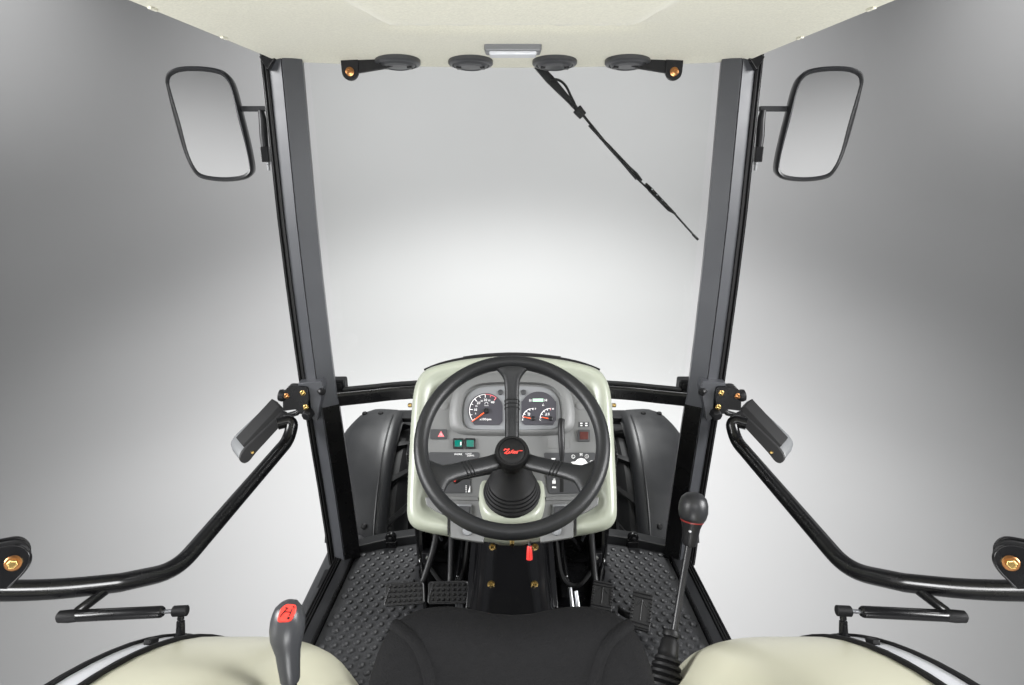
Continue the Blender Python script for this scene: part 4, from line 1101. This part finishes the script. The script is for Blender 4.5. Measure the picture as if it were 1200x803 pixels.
# ------------------------------------------------------------------ front mudguards, wheels, axle, bonnet
AX = V(0, 2.72, -.52)
ax = thing('front_axle', (0, AX.y, AX.z), 'front axle with lugged black tractor tyres under the mudguards', 'axle')
MB().tube([V(-.70, AX.y, AX.z), V(-.2, AX.y, AX.z + .02), V(.2, AX.y, AX.z + .02), V(.70, AX.y, AX.z)], [.05, .07, .07, .05], 16).build('beam', M_PLAST, ax)
for s in (1, -1):
    side = 'beyond the studded pedals' if s == 1 else 'beyond the ribbed pedals'
    t = thing('front_mudguard', (-.70*s, 2.7, .1), 'curved dark grey plastic front mudguard ' + side, 'mudguard', 'front mudguards')
    R = .665
    th = [math.radians(a) for a in range(88, 153, 2)]
    prof = [(-.808, -.075), (-.816, -.045), (-.812, -.018), (-.795, -.004), (-.76, .002), (-.70, .004), (-.63, .002), (-.585, -.001), (-.562, -.010), (-.552, -.028), (-.550, -.045)]
    outer = []; 
    for i, a in enumerate(th):
        k = sst(0, 5, i)           # narrow at the top end
        kk = sst(len(th)-1, len(th)-6, i)
        row = []
        for x, d in prof:
            xx = x if x > -.64 else -.64 + (x + .64)*(.50 + .50*math.sqrt(min(1, i/9)))
            r = R + d
            row.append(V(xx, AX.y + r*math.cos(a), AX.z + r*math.sin(a)))
        outer.append(row)
    lo = []
    for row, a in zip(outer, th):
        inn = [p - V(0, math.cos(a), math.sin(a))*.008 for p in row]
        lo.append(row + inn[::-1])
    MB(s).loft(lo).build('shell', M_MUD, t, sharp=50)
    rib = [V(-.595 if True else 0, AX.y + (R + .004)*math.cos(a), AX.z + (R + .004)*math.sin(a)) for a in th[3:]]
    MB(s).tube(rib, .004, 8).build('edge_rib', M_MUD, t)
    for x, a in [(-.66, 92.5), (-.74, 92.5), (-.64, 146), (-.72, 149)]:
        a = math.radians(a); er = V(0, math.cos(a), math.sin(a))
        MB(s).lathe(V(x, AX.y, AX.z) + er*(R + .003), er, [(.013, -.004), (.013, .003), (.009, .007), (.001, .008)], 14).build('bolt', M_RUBBER, t)
    MB(s).box(V(-.535, AX.y + .02, AX.z + R - .035), (.055, .05, .012)).tube([V(-.49, AX.y + .02, AX.z + R - .035), V(-.455, AX.y + .02, AX.z + .45), V(-.455, AX.y, AX.z)], .014, 10).build('stay', M_PLAST, t, bevel=.004)
    # wheel
    prof = [(.33, -.10), (.36, -.13), (.44, -.145), (.51, -.135), (.545, -.10), (.555, 0), (.545, .10), (.51, .135), (.44, .145), (.36, .13), (.33, .10)]
    ty = MB(s).lathe(V(-.635, AX.y, AX.z), (1, 0, 0), prof, 56, False, False).build('front_wheel', M_TYRE, ax)
    rim_ = MB(s).lathe(V(-.635, AX.y, AX.z), (1, 0, 0), [(.335, -.10), (.345, -.11), (.32, -.09), (.30, .0), (.20, .03), (.10, .04), (.001, .04)], 40, False, False).build('rim', M_LGREY, ty)
    lug = MB().loft([[V(.005, -.020, .545), V(.005, .020, .545), V(.005, .014, .582), V(.005, -.014, .582)], [V(.08, .035, .54), V(.08, .075, .535), V(.08, .069, .572), V(.08, .041, .574)], [V(.148, .10, .49), V(.148, .14, .48), V(.148, .132, .512), V(.148, .108, .522)]]).build('lug', M_TYRE, ty, bevel=.004)
    first = True
    for k in range(18):
        for sd in (1, -1):
            M = Matrix.Translation((-.635*s, AX.y, AX.z)) @ Matrix.Rotation(2*PI*(k + (.5 if sd < 0 else 0))/18, 4, 'X') @ Matrix.Diagonal((sd, 1, 1, 1))
            if first: lug.matrix_basis = M; first = False
            else: inst(lug, 'lug', ty, M)
bn = thing('bonnet', (0, 2.4, -.3), 'tractor bonnet and engine block hidden in front of the dashboard', 'bonnet')
MB().loft([[V(-.24, 1.96, -.5), V(.24, 1.96, -.5), V(.25, 1.96, .50), V(.20, 1.96, .56), V(-.20, 1.96, .56), V(-.25, 1.96, .50)],
           [V(-.24, 2.5, -.48), V(.24, 2.5, -.48), V(.25, 2.5, .36), V(.20, 2.5, .41), V(-.20, 2.5, .41), V(-.25, 2.5, .36)],
           [V(-.22, 3.3, -.45), V(.22, 3.3, -.45), V(.22, 3.3, .12), V(.17, 3.3, .17), V(-.17, 3.3, .17), V(-.22, 3.3, .12)]]).build('cowling', M_PILLAR, bn, bevel=.02)
MB().box((0, 2.0, -.36), (.18, .5, .14)).build('engine_block', M_PLAST, bn, bevel=.02)

# fuel tank outside the floor on the lever side
tk = thing('fuel_tank', (-.75, 1.6, -.35), 'dark grey rounded fuel tank outside the sill by the range lever', 'fuel tank')
def tks(Y, x0, x1, z0, z1):
    return [V((x0+x1)/2 + (x1-x0)/2*math.copysign(abs(math.cos(a))**.55, math.cos(a)), Y, (z0+z1)/2 + (z1-z0)/2*math.copysign(abs(math.sin(a))**.55, math.sin(a))) for a in [2*PI*i/28 for i in range(28)]]
MB().loft([tks(1.50, -.70, -.60, -.30, -.11), tks(1.52, -.725, -.58, -.34, -.08), tks(1.65, -.74, -.57, -.36, -.07), tks(1.98, -.735, -.57, -.36, -.07), tks(2.02, -.74, -.58, -.32, -.08)]).build('body', M_TANK, tk, sharp=60)
MB().box((-.655, 1.60, -.068), (.020, .10, .012)).build('strap', M_PILLAR, tk, bevel=.003)
MB().box((-.57, 1.75, -.12), (.12, .05, .05)).build('hanger', M_PLAST, tk, bevel=.004)
